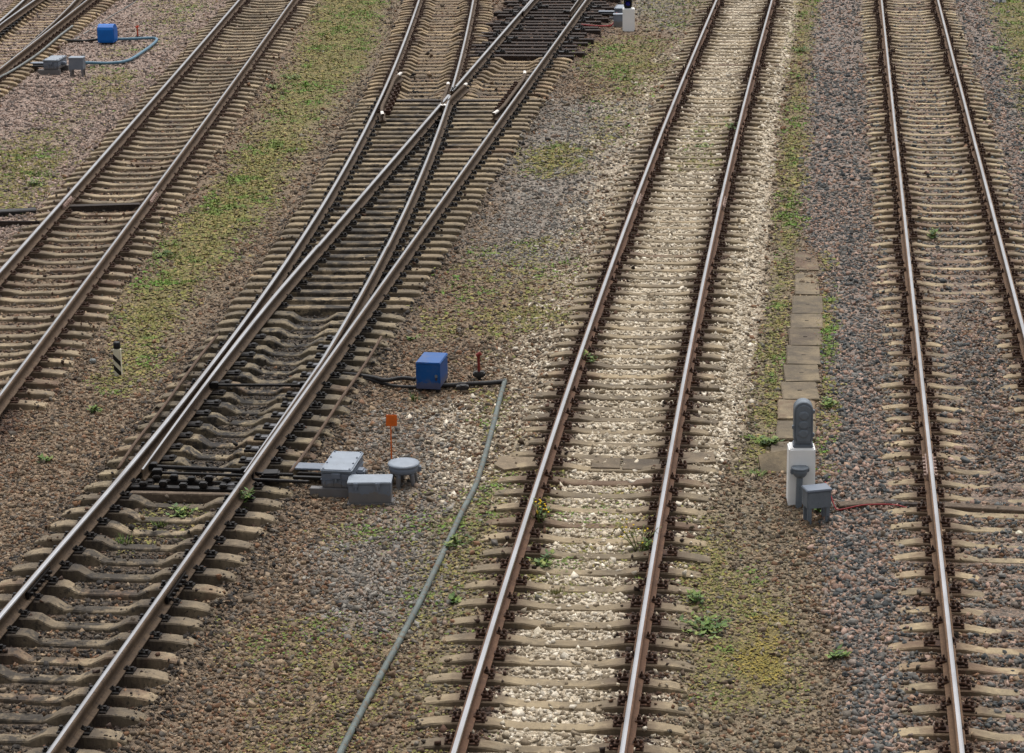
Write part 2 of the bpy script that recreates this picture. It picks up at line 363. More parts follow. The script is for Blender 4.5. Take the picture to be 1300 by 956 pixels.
MOSS = [
 ('moss', [(170,-40),(290,-40),(255,10),(215,60),(200,45),(190,20)], .8, .55, .9),
 ('moss', [(125,85),(170,85),(172,105),(150,118),(115,120),(110,105)], .5, .8, .9),
 ('moss', [(140,55),(185,58),(160,70),(140,70)], .5, .5, .9),
 ('moss', [(30,165),(75,150),(118,108),(142,118),(98,160),(72,200),(60,235),(30,255),(-30,290),(-30,200)], .7, .72, .8),
 ('moss', [(425,-40),(495,-40),(484,20),(468,60),(440,105),(398,160),(352,225),(318,285),(282,325),(245,352),(215,390),(196,430),(180,475),(165,478),(160,440),(168,395),(192,345),(225,295),(285,235),(330,165),(362,95),(388,45),(402,5)], .45, 1.0, .65),
 ('moss', [(128,478),(172,474),(180,492),(150,500),(126,494)], .25, .8, .8),
 ('moss', [(752,52),(800,45),(835,50),(845,80),(818,128),(775,118),(745,85)], .7, .85, .7),
 ('moss', [(800,-20),(905,-20),(870,35),(822,40)], .7, .5, .9),
 ('moss', [(662,195),(700,180),(738,188),(732,214),(690,224),(664,218)], .5, .85, .7),
 ('moss', [(770,118),(810,130),(790,170),(760,190),(750,150)], .7, .5, 1),
 ('moss', [(640,300),(700,300),(730,330),(700,420),(650,440),(580,400),(580,360)], .7, .5, 1.1),
 ('moss', [(1012,-20),(1046,-20),(1030,60),(1022,120),(1022,200),(1012,290),(1004,330),(998,400),(990,470),(988,560),(966,605),(940,600),(955,540),(968,480),(978,400),(988,320),(990,220),(1000,130),(1006,40)], .25, .75, .7),
 ('moss', [(1040,320),(1056,330),(1060,470),(1066,540),(1052,610),(1036,560),(1042,440)], .15, .5, 1),
 ('moss', [(1262,-20),(1330,-20),(1330,200),(1300,150),(1278,70),(1258,20)], .4, .95, .5),
 ('moss', [(870,640),(930,700),(985,755),(1010,830),(1020,900),(900,900),(868,820),(890,760)], .35, .62, .9),
 ('ochre', [(940,785),(985,775),(1012,800),(1010,850),(985,880),(950,880),(935,830)], .3, .7, 1.0),
 ('moss', [(300,790),(400,790),(470,820),(500,900),(440,1000),(300,1000),(330,880)], .4, .38, 1),
 ('moss', [(520,700),(580,640),(655,560),(668,600),(640,690),(610,770),(585,860),(560,1000),(490,1000),(500,860)], .35, .40, 1),
 ('moss', [(395,660),(500,645),(560,620),(580,650),(520,690),(420,690)], .3, .28, 1.1),
 ('moss', [(590,490),(640,500),(625,560),(600,540)], .3, .5, 1),
 ('moss', [(690,600),(715,600),(705,680),(680,760),(660,740),(675,680)], .15, .6, .8),
 ('moss', [(655,630),(830,625),(825,720),(790,760),(640,760)], .3, .24, 1),
 ('moss', [(900,150),(935,150),(925,215),(860,220),(865,190)], .3, .45, 1),
 ('moss', [(140,650),(250,630),(270,660),(160,700)], .25, .28, 1),
 ('moss', [(870,690),(900,680),(905,760),(880,800),(866,770)], .2, .6, .8),
]
ZW = [(k, survey(p), s, a, n) for k, p, s, a, n in ZONES]
MW = [(k, survey(p), s, a, n) for k, p, s, a, n in MOSS]
def near(p, x, y, m):
    p = np.array(p); return np.nonzero((x > p[:,0].min()-m) & (x < p[:,0].max()+m) & (y > p[:,1].min()-m) & (y < p[:,1].max()+m))[0]
def weights(x, y):
    """how much of each kind of ground covering lies at a point"""
    W = {k: np.zeros(x.shape) for k in NAMES}; W['brown'][:] = 1
    def lay(k, w, j=slice(None)):
        for q in NAMES: W[q][j] *= (1-w)
        W[k][j] += w
    for i, (k, p, s, a, n) in enumerate(ZW):
        j = near(p, x, y, s*(1+1.7*n)); xx, yy = x[j], y[j]
        sd = poly_sd(p, xx, yy) + (fbm(xx*1.3, yy*1.3, 40+i)-.5)*2.0*n*s + (fbm(xx*5, yy*5, 90+i)-.5)*1.2*n*s
        lay(k, a*sstep(-s, s, sd), j)
    d1, dm, dd, d3, d4, d0 = (side(l, x, y) for l in (T1, TM, TD, T3, T4, T0M))
    bed2 = np.maximum(1-sstep(1.1, 1.8, np.abs(dm)), 1-sstep(1.1, 1.8, np.abs(dd)))
    lay('oily', .75*bed2*(1-.6*sstep(56, 64, y)))
    lay('oily', .9*(1-sstep(1.0, 1.5, np.abs(dm)))*sstep(28.5, 29.6, y)*(1-sstep(37.5, 40, y)))
    lay('rust', .92*(1-sstep(1.5, 2.0, np.abs(dm)))*sstep(61.3, 62, y))
    lay('rust', .55*(1-sstep(1.0, 1.6, np.abs(d1)))*sstep(.3, .6, fbm(x*3, y*3, 77)))
    for d, a in ((d1, .8), (dm, .9), (dd, .9), (d3, .85), (d4, .97), (d0, .8)):
        e = np.abs(np.abs(d)-G) + (fbm(x*4, y*4, 60)-.5)*.16
        lay('rust', a*(1-sstep(.16, .36, e)))
    lay('brown', .38*(1-sstep(1.2, 1.7, np.abs(d4))))
    lay('rust', .35*(1-sstep(1.1, 1.5, np.abs(d4)))*sstep(.45, .6, fbm(x*2.2, y*2.2, 33)))
    m = np.zeros(x.shape)
    for i, (k, p, s, a, n) in enumerate(MW):
        j = near(p, x, y, s*(1+1.3*n)); xx, yy = x[j], y[j]
        sd = poly_sd(p, xx, yy) + (fbm(xx*1.6, yy*1.6, 140+i)-.5)*2.4*n*s
        w = a*sstep(-s, s, sd)*sstep(.26, .56, fbm(xx*2.3, yy*2.3, 180+i)*.6 + fbm(xx*8, yy*8, 210)*.4 + .18*(a > .9) - .14*n + .12)
        lay(k, w*.88, j); m[j] = np.maximum(m[j], w)
    W['_green'] = m
    return W
def pick(W, n, u, v):
    """one random stone colour per point"""
    cum = np.zeros(n); out = np.zeros((n, 3)); done = np.zeros(n, bool); idx = np.zeros(n, int)
    for qi, q in enumerate(NAMES):
        cum = cum + W[q]; s = (~done) & (u < cum); done |= s; idx[s] = qi
        out[s] = PAL[q][(v[s]*len(PAL[q])).astype(int) % len(PAL[q])]
    return out, idx

# ------------------------------------------------------------------ sleepers, fastenings, rails
def sleeper_mesh(name, m, half, sym=True, seed=3):
    st = half if not sym else [(-x, z, w) for x, z, w in half[::-1] if x > 0] + half
    vs = []; fs = []; n = 8
    rr = random.Random(seed)
    for x, z, w in st:
        if seed != 3 and rr.random() < .16: z -= rr.uniform(.004, .018); w -= rr.uniform(0, .02)
        j = lambda a: rr.uniform(-a, a)
        vs += [(x, -(w/2+.03), -.24), (x+j(.006), -(w/2+.004)+j(.004), z-.014), (x+j(.006), -(w/2-.008)+j(.004), z+j(.003)), (x, -.02, z+.004+j(.003)),
               (x, .03, z+.004+j(.003)), (x+j(.006), (w/2-.008)+j(.004), z+j(.003)), (x+j(.006), (w/2+.004)+j(.004), z-.014), (x, (w/2+.03), -.24)]
    for i in range(len(st)-1): fs += [(i*n+k, i*n+k+1, (i+1)*n+k+1, (i+1)*n+k) for k in range(n-1)]
    fs += [tuple(range(n)), tuple(range((len(st)-1)*n, len(st)*n))[::-1]]
    return MB().add(vs, fs, m).mesh(name)
S_LOW = [(0,-.05,.165),(.33,-.046,.165),(.55,-.012,.18),(.64,0,.19),(.95,0,.19),(1.05,-.006,.19),(1.2,-.024,.185),(1.33,-.048,.18),(1.35,-.065,.17)]
S_HUMP = [(0,-.10,.16),(.30,-.098,.16),(.35,-.09,.165),(.50,-.010,.19),(.56,0,.20),(1.0,0,.20),(1.12,-.004,.20),(1.27,-.03,.19),(1.33,-.055,.17),(1.36,-.085,.15)]
S_SWITCH = [(0,-.105,.17),(.14,-.10,.17),(.19,-.09,.18),(.33,-.004,.22),(.40,.004,.235),(.52,.002,.235),(.60,0,.21),(1.0,0,.20),(1.12,-.004,.20),(1.27,-.03,.19),(1.33,-.055,.17),(1.36,-.085,.15)]
S_FLAT = [(0,-.012,.19),(.3,-.012,.19),(.6,-.008,.19),(.9,-.01,.19),(.97,-.02,.18),(1.0,-.05,.16)]
ME_S1 = sleeper_mesh('sleeper', M_SL1, S_LOW); ME_S3 = sleeper_mesh('sleeper', M_SL3, S_LOW); ME_S4 = sleeper_mesh('sleeper', M_SL4, S_LOW)
ME_S2 = sleeper_mesh('sleeper', M_SL2, S_HUMP); ME_S2Y = sleeper_mesh('sleeper', M_SLY, S_HUMP)
VAR = {}
def vary(me, m, half):
    VAR[me.name] = [me] + [sleeper_mesh('sleeper', m, half, True, q) for q in range(11, 17)]
vary(ME_S1, M_SL1, S_LOW); vary(ME_S3, M_SL3, S_LOW); vary(ME_S4, M_SL4, S_LOW); vary(ME_S2, M_SL2, S_HUMP); vary(ME_S2Y, M_SLY, S_HUMP)
def one_of(me): return random.choice(VAR.get(me.name, [me]))
M_SLS = mat_sleeper('switch_concrete', L3(142,127,100), L3(106,94,75), L3(30,26,23), .95, stain_amt=.85)
ME_SS = sleeper_mesh('sleeper', M_SLS, S_SWITCH); vary(ME_SS, M_SLS, S_SWITCH)
ME_SB = sleeper_mesh('sleeper', M_SLB, S_FLAT)
ME_ST = MB().box(-1.38, 1.38, -.115, .115, -.2, .0, M_TIMBER, .012).mesh('sleeper')
def fast_mesh(m, tall):
    b = MB(); b.box(-.19, .19, -.085, .085, -.004, .019, m, .004); h = 1.0 if tall else .62
    for s in (-1, 1):
        b.box(*sorted((s*.055, s*.125)), -.045, .045, .03, .03+.032*h, m, .006)
        b.box(*sorted((s*.118, s*.19)), -.04, .04, .019, .019+.03*h, m, .008)
        for px, hh in ((s*.098, .125), (s*.158, .10)):
            b.cyl((px, .0, .02), (px, .0, hh*h), .012, m, n=6); b.cyl((px, 0, .05*h+.012), (px, 0, .08*h+.012), .024, m, n=6)
        if tall:
            b.cyl((s*.165, -.062, .019), (s*.165, -.062, .05), .018, m, n=6); b.cyl((s*.165, .062, .019), (s*.165, .062, .05), .018, m, n=6)
    return b.mesh('rail_fastening')
ME_FT = fast_mesh(M_FAST, True); ME_FL = fast_mesh(M_FAST, False); ME_FB = fast_mesh(M_FASTB, False)
def chair_mesh(shine):
    b = MB(); b.box(.06, .36, -.09, .09, -.004, .03, M_FASTB, .005); b.box(.10, .27 if shine else .28, -.05, .05, .029, .038, M_PLATE if shine else M_FASTB, .003)
    b.box(.285, .35, -.05, .05, .029, .055, M_FASTB, .008); return b.mesh('slide_chair')
M_PLATE = mat_rust('worn_slide_plate', L3(120,120,124), L3(70,68,68), L3(30,28,27), .35); M_PLATE.node_tree.nodes['Principled BSDF'].inputs['Metallic'].default_value = .6
ME_CH = chair_mesh(False); ME_CHS = chair_mesh(True)

PROF = [(-.075,0),(.075,0),(.075,.012),(.022,.034),(.009,.058),(.009,.122),(.0375,.138),(.0365,.163),(.030,.175),(.014,.180),
        (-.014,.180),(-.030,.175),(-.0365,.163),(-.0375,.138),(-.009,.122),(-.009,.058),(-.022,.034),(-.075,.012)]
def rail_mesh(name, pts, rust, gauge=1, z0=.02, tip=0, thin=None, cut=None, both=False):
    """a flat-bottom rail swept along pts; gauge = side the wheels polish; thin(i) narrows a switch blade"""
    vs = []; fs = []; mi = []; n = len(PROF)
    for i, p in enumerate(pts):
        d = (pts[min(i+1, len(pts)-1)] - pts[max(i-1, 0)]); d.z = 0; d.normalize(); a = Vector((d.y, -d.x, 0))
        k, zz = thin(i) if thin else (1.0, 0.0)
        for l, z in PROF: vs.append(p + a*l*k + Vector((0, 0, z0 + z - (zz*z/.18))))
    for i in range(len(pts)-1):
        for q in range(n):
            r = (q+1) % n; fs.append((i*n+q, i*n+r, (i+1)*n+r, (i+1)*n+q))
            lm = (PROF[q][0]+PROF[r][0])/2*gauge; zm = (PROF[q][1]+PROF[r][1])/2
            top = zm > .168 and (lm > -.016 or both); top = top or (zm > .165 and lm > 0)
            t = 2 if tip and (i < tip or i >= len(pts)-1-tip) and zm > .13 else (1 if top and both is not None else 0); mi.append(t)
    fs += [tuple(range(n)), tuple(range((len(pts)-1)*n, len(pts)*n))[::-1]]; mi += [0, 0]
    me = bpy.data.meshes.new(name); me.from_pydata([v[:] for v in vs], [], fs)
    for m in (rust, M_STEEL, M_TIP): me.materials.append(m)
    me.polygons.foreach_set('material_index', mi)
    bm = bmesh.new(); bm.from_mesh(me); bmesh.ops.recalc_face_normals(bm, faces=bm.faces[:]); bm.to_mesh(me); bm.free(); return me
def offs(line, y0, y1, off, root, step=.45):
    n = max(2, int((y1-y0)/step)+1); return [line.pt(y0+(y1-y0)*i/n, off) - root.location for i in range(n+1)]
def add_rail(root, line, y0, y1, sgn, rust, name='rail'):
    return obj(name, rail_mesh(name, offs(line, y0, y1, sgn*G, root), rust, -sgn), root)
def fishplate(root, line, Y, sgn, m=M_FISH):
    p = line.pt(Y, sgn*G) - root.location; b = MB()
    for s in (-1, 1):
        b.box(*sorted((s*.010, s*.05)), -.4, .4, .045, .145, m, .01)
        for k in range(6): b.cyl((s*.05, -.33+.132*k, .095), (s*.085, -.33+.132*k, .095), .022, m, n=6)
    o = b.build('fishplate', root); o.location = p; o.rotation_euler.z = line.head(Y); return o

CULL = []   # (line, stations, half width, half length): where sleepers lie, so that loose stones stay off them
def lay_sleepers(root, line, ys, me, fast, cap=100, fk=1.0, far=(20.6, 75.0)):
    """one part per sleeper in the picture, the rest of the line as a single run of sleepers"""
    seen = [Y for Y in ys if far[0] < Y < far[1]][:cap]; rest = [Y for Y in ys if Y not in seen]
    CULL.append((line, np.array(ys), .125, 1.36))
    first = {}
    for Y in seen:
        p = line.pt(Y); rz = line.head(Y) + random.gauss(0, .006)
        mesh = me(Y) if callable(me) else me
        o = obj('sleeper', one_of(mesh), root, p - root.location + Vector((random.gauss(0, .03), random.gauss(0, .010), random.gauss(0, .004))), rz)
        fm = fast(Y) if callable(fast) else fast
        for s in (-1, 1): obj('rail_fastening', fm, o, (s*G, 0, 0)).scale = (.88, .9, .88)
    if rest:
        V = []; FA = []; n0 = 0; mesh0 = me(rest[-1]) if callable(me) else me; fm = fast(rest[-1]) if callable(fast) else fast
        b = MB()
        for Y in rest:
            M = Matrix.Translation(line.pt(Y)-root.location) @ Matrix.Rotation(line.head(Y), 4, 'Z')
            for src, MM in ((mesh0, M), (fm, M @ Matrix.Translation((G, 0, 0))), (fm, M @ Matrix.Translation((-G, 0, 0)))):
                b.add([v.co[:] for v in src.vertices], [tuple(f.vertices) for f in src.polygons], src.materials[0], MM)
        o = b.build('sleeper', root); o['kind'] = 'stuff'

def plain_track(name_label, line, y0, y1, ys, me, fast, rust, cap=100):
    root = thing('railway_track', name_label, 'railway track', line.pt(y0), 0, 'tracks of the railway yard')
    for s in (-1, 1): add_rail(root, line, y0, y1, s, rust)
    lay_sleepers(root, line, ys, me, fast, cap); return root

def phase(ref, pitch, y0): return ref - math.ceil((ref-y0)/pitch)*pitch
r1 = plain_track('brown dusty track second from the left, with broad tan sleeper ends and no white stone', T1, 28, YF, T1.stations(33, YF-1, .52), ME_S1, ME_FL, M_RUST1)
r3 = plain_track('track bedded in white crushed limestone with red brown rusty rails', T3, YN, YF, T3.stations(phase(23.11, .512, YN+1), YF-1, .515), ME_S3, ME_FT, M_RUST3)
r4 = plain_track('rightmost track, half buried in grey and pink granite ballast', T4, YN, YF, T4.stations(phase(23.16, .5175, YN+1), YF-1, .522), ME_S4, ME_FT, M_RUST4)
for Y, root, line, s in ((at(808,262).y, r3, T3, -1), (at(912,262).y, r3, T3, 1), (at(1180,605).y, r4, T4, -1), (at(80,264).y, r1, T1, -1), (at(184,258).y, r1, T1, 1)):
    fishplate(root, line, Y, s)
# approach, left branch, right branch of the near turnout
ra = plain_track('oil stained track of humped sleepers running out of the bottom left corner', TM, YN, Y_TURN, TM.stations(phase(23.55, .4725, YN+1), Y_TURN-.3, .478), ME_S2, ME_FB, M_RUST2)
for s in (-1, 1): fishplate(ra, TM, Y_TURN-.02, s, M_FASTB)
rb = plain_track('sandy coloured left branch track running up beyond the crossing to the top edge', TD, Y_END, YF, TD.stations(Y_END+.3, YF-1, .50), ME_S2Y, ME_FL, M_RUST1)

# ---- the near turnout
rt = thing('railway_turnout', 'near turnout with shiny switch blades and black oily sleepers, left of the centre', 'railway switch', TM.pt(Y_TURN), 0, 'turnouts of the railway yard')
obj('stock_rail', rail_mesh('stock_rail', offs(TM, Y_TURN, Y_END, G, rt), M_RUST2, -1), rt)
obj('stock_rail', rail_mesh('stock_rail', offs(TD, Y_TURN, Y_END, -G, rt), M_RUST2, 1), rt)
Y_HEEL, Y_FROG = 41.0, at(561,131).y
def blade(line, sgn, other, osgn, openf, gauge):
    n = 44; pts = []; 
    for i in range(n+1):
        Y = Y_SW + (Y_HEEL-Y_SW)*i/n; p = line.pt(Y, sgn*G + openf(Y))
        q = other.pt(Y, osgn*G); gap = (p.x-q.x)*(-osgn); need = .052 + .022*min(1, i/20)
        if gap < need: p.x = q.x - osgn*need
        pts.append(p - rt.location)
    def thin(i):
        t = min(1, i/22); return .42 + .58*t, .018*(1-t)
    return obj('switch_blade', rail_mesh('switch_blade', pts, M_RUST2, gauge, .034, 0, thin), rt)
op = lambda Y: .215*max(0, (38.2-Y)/8.9)**1.6
blade(TM, -1, TD, -1, op, 1); blade(TD, 1, TM, 1, lambda Y: 0.0, -1)
for line, sg in ((TM, -1), (TD, 1)):
    obj('closure_rail', rail_mesh('closure_rail', offs(line, Y_HEEL+.03, Y_FROG-.1, sg*G, rt), M_RUST2, -sg), rt)
    obj('crossing_nose', rail_mesh('crossing_nose', offs(line, at(572,121).y, Y_END, sg*G, rt), M_RUST2, -sg, both=True), rt)
def from_px(L, z=.2): return [Vector((p.x, p.y, 0)) for p in (at(a, b, z) for a, b in L)]
for L in ([(559.5,133.5),(562,127),(566.5,114),(569,104)], [(563.5,133.5),(570,126),(582,114),(592,105)]):
    obj('wing_rail', rail_mesh('wing_rail', [p - rt.location for p in smooth_path(from_px(L), 4)], M_RUST2, 1, .02, 1, None, None, None), rt)
for line, sg in ((TD, -1), (TM, 1)):
    ya, yb = at(480,157).y, at(497,103).y; pts = []
    for i in range(7):
        Y = ya + (yb-ya)*(.2+.6*i/6); o = MB().box(-.17, .12, -.1, .1, .0, .10, M_FAST, .01).box(.02, .10, -.04, .04, .08, .155, M_FAST, .01).box(-.16, -.06, -.03, .03, .09, .14, M_FAST, .01).build('spacer_block', rt); o.location = line.pt(Y, sg*(G-.2)) - rt.location; o.rotation_euler.z = line.head(Y)
    for i in range(17):
        Y = ya + (yb-ya)*i/16; fl = .10*max(0, (abs(i-8)-5)/3)**1.5
        pts.append(line.pt(Y, sg*(G - .135 - fl)) - rt.location)
    obj('check_rail', rail_mesh('check_rail', pts, M_RUST2, -sg, .035, 1, None, None, None), rt)
# bearers of the turnout: humped at the blades, long and flat beyond them
tys = TM.stations(Y_TURN+.25, Y_END-.1, .482)
for Y in tys:
    if Y < 37.5:
        k = 1.0 if Y < 29 else 1.0 + .010*(Y-29)
        sh = (float(TD.x(Y))-float(TM.x(Y)))*.5 if Y > 29 else 0
        o = obj('sleeper', one_of(ME_SS if Y > Y_SW - .2 else ME_S2), rt, TM.pt(Y, sh) - rt.location + Vector((random.gauss(0, .02), random.gauss(0, .008), random.gauss(0, .003))), TM.head(Y) + random.gauss(0, .006)); o.scale.x = k
        cs = math.cos(TM.head(Y))
        for line, s in ((TD, -1), (TM, 1)):
            lx = ((float(line.x(Y)) + s*G/cs) - float(TM.x(Y)))*cs - sh
            obj('rail_fastening', ME_FB, o, (lx/k, 0, 0))
            if Y > Y_SW-.3 and Y < 36:
                c = obj('slide_chair', ME_CHS if s > 0 else ME_CH, o, (lx/k, 0, .001))
                if s > 0: c.rotation_euler.z = math.pi
        CULL.append((TM, np.array([Y]), .13, 1.38))
    else:
        xl, xr = float(TD.x(Y)) - 1.38, float(TM.x(Y)) + 1.38; half = (xr-xl)/2/1.0
        o = obj('sleeper', ME_SB, rt, Vector(((xl+xr)/2, Y, 0)) - rt.location, TM.head(Y)*.55 + random.gauss(0, .004)); o.scale.x = half
        o.location.x += random.gauss(0, .02)
        for line, s in ((TD, -1), (TD, 1), (TM, -1), (TM, 1)):
            lx = float(line.x(Y)) + s*G - (xl+xr)/2
            f = obj('rail_fastening', ME_FB, o, (lx/half, 0, -.012)); f.scale = (1/half, 1, 1)
        CULL.append(('span', Y, xl, xr))
# black moving gear between the rails
b = MB()
def rod(bb, pa, pb, r, m, z): bb.cyl((pa[0], pa[1], z), (pb[0], pb[1], z), r, m, n=8)
def rel(px, py, z=0): p = at(px, py, z) - rt.location; return p
for (xa, ya, xb, yb, z, r) in ((268,489,392,489,.10,.022), (190,592,318,598,.11,.028), (196,600,322,604,.09,.02)):
    bb = MB(); rod(bb, rel(xa, ya, z), rel(xb, yb, z), r, M_FASTB, z)
    for (x_, y_) in ((xa+4, ya), (xb-6, yb)):
        p = rel(x_, y_, z); bb.box(p.x-.06, p.x+.06, p.y-.05, p.y+.05, z-.04, z+.05, M_FASTB, .01)
    bb.build('stretcher_bar', rt)
for (xa, ya, xb, yb, w, m, z) in ((166,616,300,620,.12,M_FASTB,.02), (165,624,300,627,.10,M_OLDWOOD,.0), (185,608,302,612,.07,M_FASTB,.035)):
    pa, pb = rel(xa, ya, z), rel(xb, yb, z); bb = MB(); a = math.atan2(pb.y-pa.y, pb.x-pa.x); L = math.hypot(pb.x-pa.x, pb.y-pa.y)
    bb.box(0, L, -w/2, w/2, -.12, 0, m, .01)
    for k in range(5):
        if m is M_FASTB: bb.box(L*(.12+.19*k)-.05, L*(.12+.19*k)+.05, -.04, .04, 0.0, .05+.02*(k % 2), M_FASTB, .012)
    o = bb.build('mounting_beam', rt); o.location = pa; o.rotation_euler.z = a
# drive rods running out under the right rail to the machine
bb = MB()
for (xa, ya, xb, yb, z) in ((300,600,372,603,.07), (300,608,392,612,.05)):
    rod(bb, rel(xa, ya, z), rel(xb, yb, z), .024, M_FASTB, z)
p = rel(345,603,.05); bb.box(p.x-.12, p.x+.1, p.y-.1, p.y+.1, -.02, .10, M_FASTB, .02)
bb.build('drive_rod', rt)
# dark cable trough under the crossing
def trough(parent, line_pts, w, m, z0, z1, name):
    pa, pb = line_pts; a = math.atan2(pb.y-pa.y, pb.x-pa.x); L = (pb-pa).length
    bb = MB().box(0, L, -w/2, w/2, z0, z1, m, .012); o = bb.build(name, parent); o.location = pa - (parent.location if parent else Vector()); o.location.z = 0 if parent else 0
    o.rotation_euler.z = a; return o
trough(rt, (at(503,127.5), at(650,127.5)), .16, M_DARKWOOD, -.14, .012, 'cable_trough')

# ---- right branch beyond the crossing: last concrete sleepers, then creosoted timbers and the next switch
rw = thing('railway_turnout', 'far turnout on black creosoted timber sleepers, cut by the top edge', 'railway switch', TM.pt(Y_END), 0, 'turnouts of the railway yard')
for s in (-1, 1): obj('stock_rail', rail_mesh('stock_rail', offs(TM, Y_END, YF, s*G, rw), M_RUST2, -s), rw)
ys_c = TM.stations(Y_END+.3, Y_WOOD-.4, .49); ys_w = TM.stations(Y_WOOD, YF-1, .53)
lay_sleepers(rw, TM, ys_c, ME_S2Y, ME_FB)
for i, Y in enumerate(ys_w):
    o = obj('sleeper', ME_ST, rw, TM.pt(Y, random.gauss(0, .05) + .16*math.sin(i*1.7)) - rw.location + Vector((0, 0, random.gauss(0, .006))), TM.head(Y) + random.gauss(0, .012))
    o.scale.x = 1.0 + .04*random.random() + .004*i
    if Y < 75:
        for s in (-1, 1):
            obj('rail_fastening', ME_FB, o, (s*G, 0, 0))
            if Y > at(680,18).y: c = obj('slide_chair', ME_CH, o, (s*G, 0, .002)); c.rotation_euler.z = math.pi if s > 0 else 0
CULL.append((TM, np.array(ys_w), .13, 1.42))
y_t = at(724,13.5,.2).y
n = 20
pts = [TM.pt(y_t+(YF-y_t)*i/n, G-.22-.02*(i/n)**2*16) - rw.location for i in range(n+1)]
obj('switch_blade', rail_mesh('switch_blade', pts, M_RUST2, -1, .034, 0, lambda i: (.5+.5*min(1, i/12), .015*(1-min(1, i/12)))), rw)
pts = [TM.pt(y_t+(YF-y_t)*i/n, -G+.06+.012*max(0, i-3)) - rw.location for i in range(n+1)]
obj('switch_blade', rail_mesh('switch_blade', pts, M_RUST2, 1, .034, 0, lambda i: (.42+.5*min(1, i/12), .018*(1-min(1, i/12)))), rw)

# ---- far left turnout
r0 = thing('railway_turnout', 'turnout in the top left corner with two pairs of close bright rails', 'railway switch', T0M.pt(52), 0, 'turnouts of the railway yard')
obj('stock_rail', rail_mesh('stock_rail', offs(T0M, 52, YF, G, r0), M_RUST1, -1), r0)
obj('stock_rail', rail_mesh('stock_rail', offs(T0D, 52, YF, -G, r0), M_RUST1, 1), r0)
def blade0(line, sgn, other, osgn):
    y0, y1, n = 63.2 if sgn > 0 else 64.5, YF, 30; pts = []
    for i in range(n+1):
        Y = y0+(y1-y0)*i/n; p = line.pt(Y, sgn*G); q = other.pt(Y, osgn*G); gap = (p.x-q.x)*(-osgn); need = .055+.02*min(1, i/10)
        if sgn < 0: need = max(need, .2 - .01*i)
        if gap < need: p.x = q.x - osgn*need
        pts.append(p - r0.location)
    obj('switch_blade', rail_mesh('switch_blade', pts, M_RUST1, -sgn, .034, 0, lambda i: (.42+.58*min(1, i/14), .015*(1-min(1, i/14)))), r0)
blade0(T0M, -1, T0D, -1); blade0(T0D, 1, T0M, 1)
for Y in T0M.stations(57.5, YF-1, .50):
    xl, xr = min(float(T0D.x(Y)), float(T0M.x(Y))) - 1.36, float(T0M.x(Y)) + 1.36
    o = obj('sleeper', ME_S2Y, r0, Vector(((xl+xr)/2, Y, 0)) - r0.location, T0M.head(Y) + random.gauss(0, .008)); o.scale.x = (xr-xl)/2.72
    if Y < 76:
        for line, s in ((T0D, -1), (T0M, 1)):
            obj('rail_fastening', ME_FL, o, ((float(line.x(Y)) + s*G - (xl+xr)/2)/o.scale.x, 0, 0))
            if Y > 66: c = obj('slide_chair', ME_CH, o, ((float(line.x(Y)) + s*G - (xl+xr)/2)/o.scale.x, 0, .001)); c.rotation_euler.z = math.pi if s > 0 else 0
    CULL.append(('span', Y, xl, xr))

#@@OBJECTS
def gz(p): return float(height(np.array([p.x]), np.array([p.y]))[0])
def on_ground(px, py):
    p = at(px, py, -.1)
    for _ in range(3): p = at(px, py, gz(p))
    return p
HEAD = math.atan(.1376)     # how far the yard's tracks lean to the right of the view

# blue point-blowing cabinets
def cabinet(loc, rz, label):
    t = thing('blue_cabinet', label, 'cabinet', loc, rz, 'blue metal cabinets beside the switches')
    MB().box(-.175, .175, -.26, .26, .07, .45, M_BLUE, .02).box(-.18, .18, -.268, -.258, .065, .44, M_BLUE, .004).build('body', t)
    MB().box(-.182, .182, -.275, .268, .432, .462, M_BLUE, .012).build('lid', t)
    MB().box(-.145, .145, -.272, -.262, .10, .405, M_BLUE, .006).build('door', t)
    for z in (.15, .35): MB().box(-.165, -.14, -.284, -.266, z-.03, z+.03, M_BLUE, .004).build('hinge', t)
    MB().box(.10, .14, -.286, -.268, .24, .285, M_SLATE, .006).cyl((.12, -.28, .235), (.12, -.28, .20), .012, M_FAST, n=8).build('latch', t)
    b = MB()
    for x in (-.13, .13):
        for y in (-.2, .2): b.box(x-.03, x+.03, y-.03, y+.03, -.06, .072, M_RUBBER, .006)
    b.build('foot', t); return t
p = on_ground(547, 499); p.z += .0
cab = cabinet(p + Vector((.02, .25, 0)), -HEAD-.06, 'small bright blue metal cabinet above the black hose in the middle of the picture')
p = on_ground(136, 57)
t = thing('blue_cabinet', 'blue cabinet with a rounded hood at the upper left, red valve to its right', 'cabinet', p + Vector((.0, .22, 0)), -.10, 'blue metal cabinets beside the switches')
M_BLUEB = mat_paint('bright_blue_paint', L3(0,94,176), .4, 0, .1, L3(40,80,130), .72, 5)
hood = [(-.22,.06),(-.235,.12),(-.235,.40),(-.20,.47),(-.12,.52),(.0,.54),(.10,.52),(.20,.45),(.25,.36),(.27,.26),(.24,.12),(.20,.06)]; k = len(hood)
MB().add([(x, y, z) for x in (-.225, .205) for y, z in hood], [tuple(range(k)), tuple(range(k, 2*k))[::-1]] + [(i, (i+1) % k, k+(i+1) % k, k+i) for i in range(k)], M_BLUEB).build('hood', t)
MB().box(-.24, -.223, -.20, .2, .10, .44, M_BLUEB, .006).build('end_plate', t); MB().box(.203, .217, -.19, .2, .12, .42, M_BLUEB, .006).build('end_plate', t)
MB().box(-.2, .18, -.18, .18, -.06, .065, M_RUBBER, .01).build('foot', t)

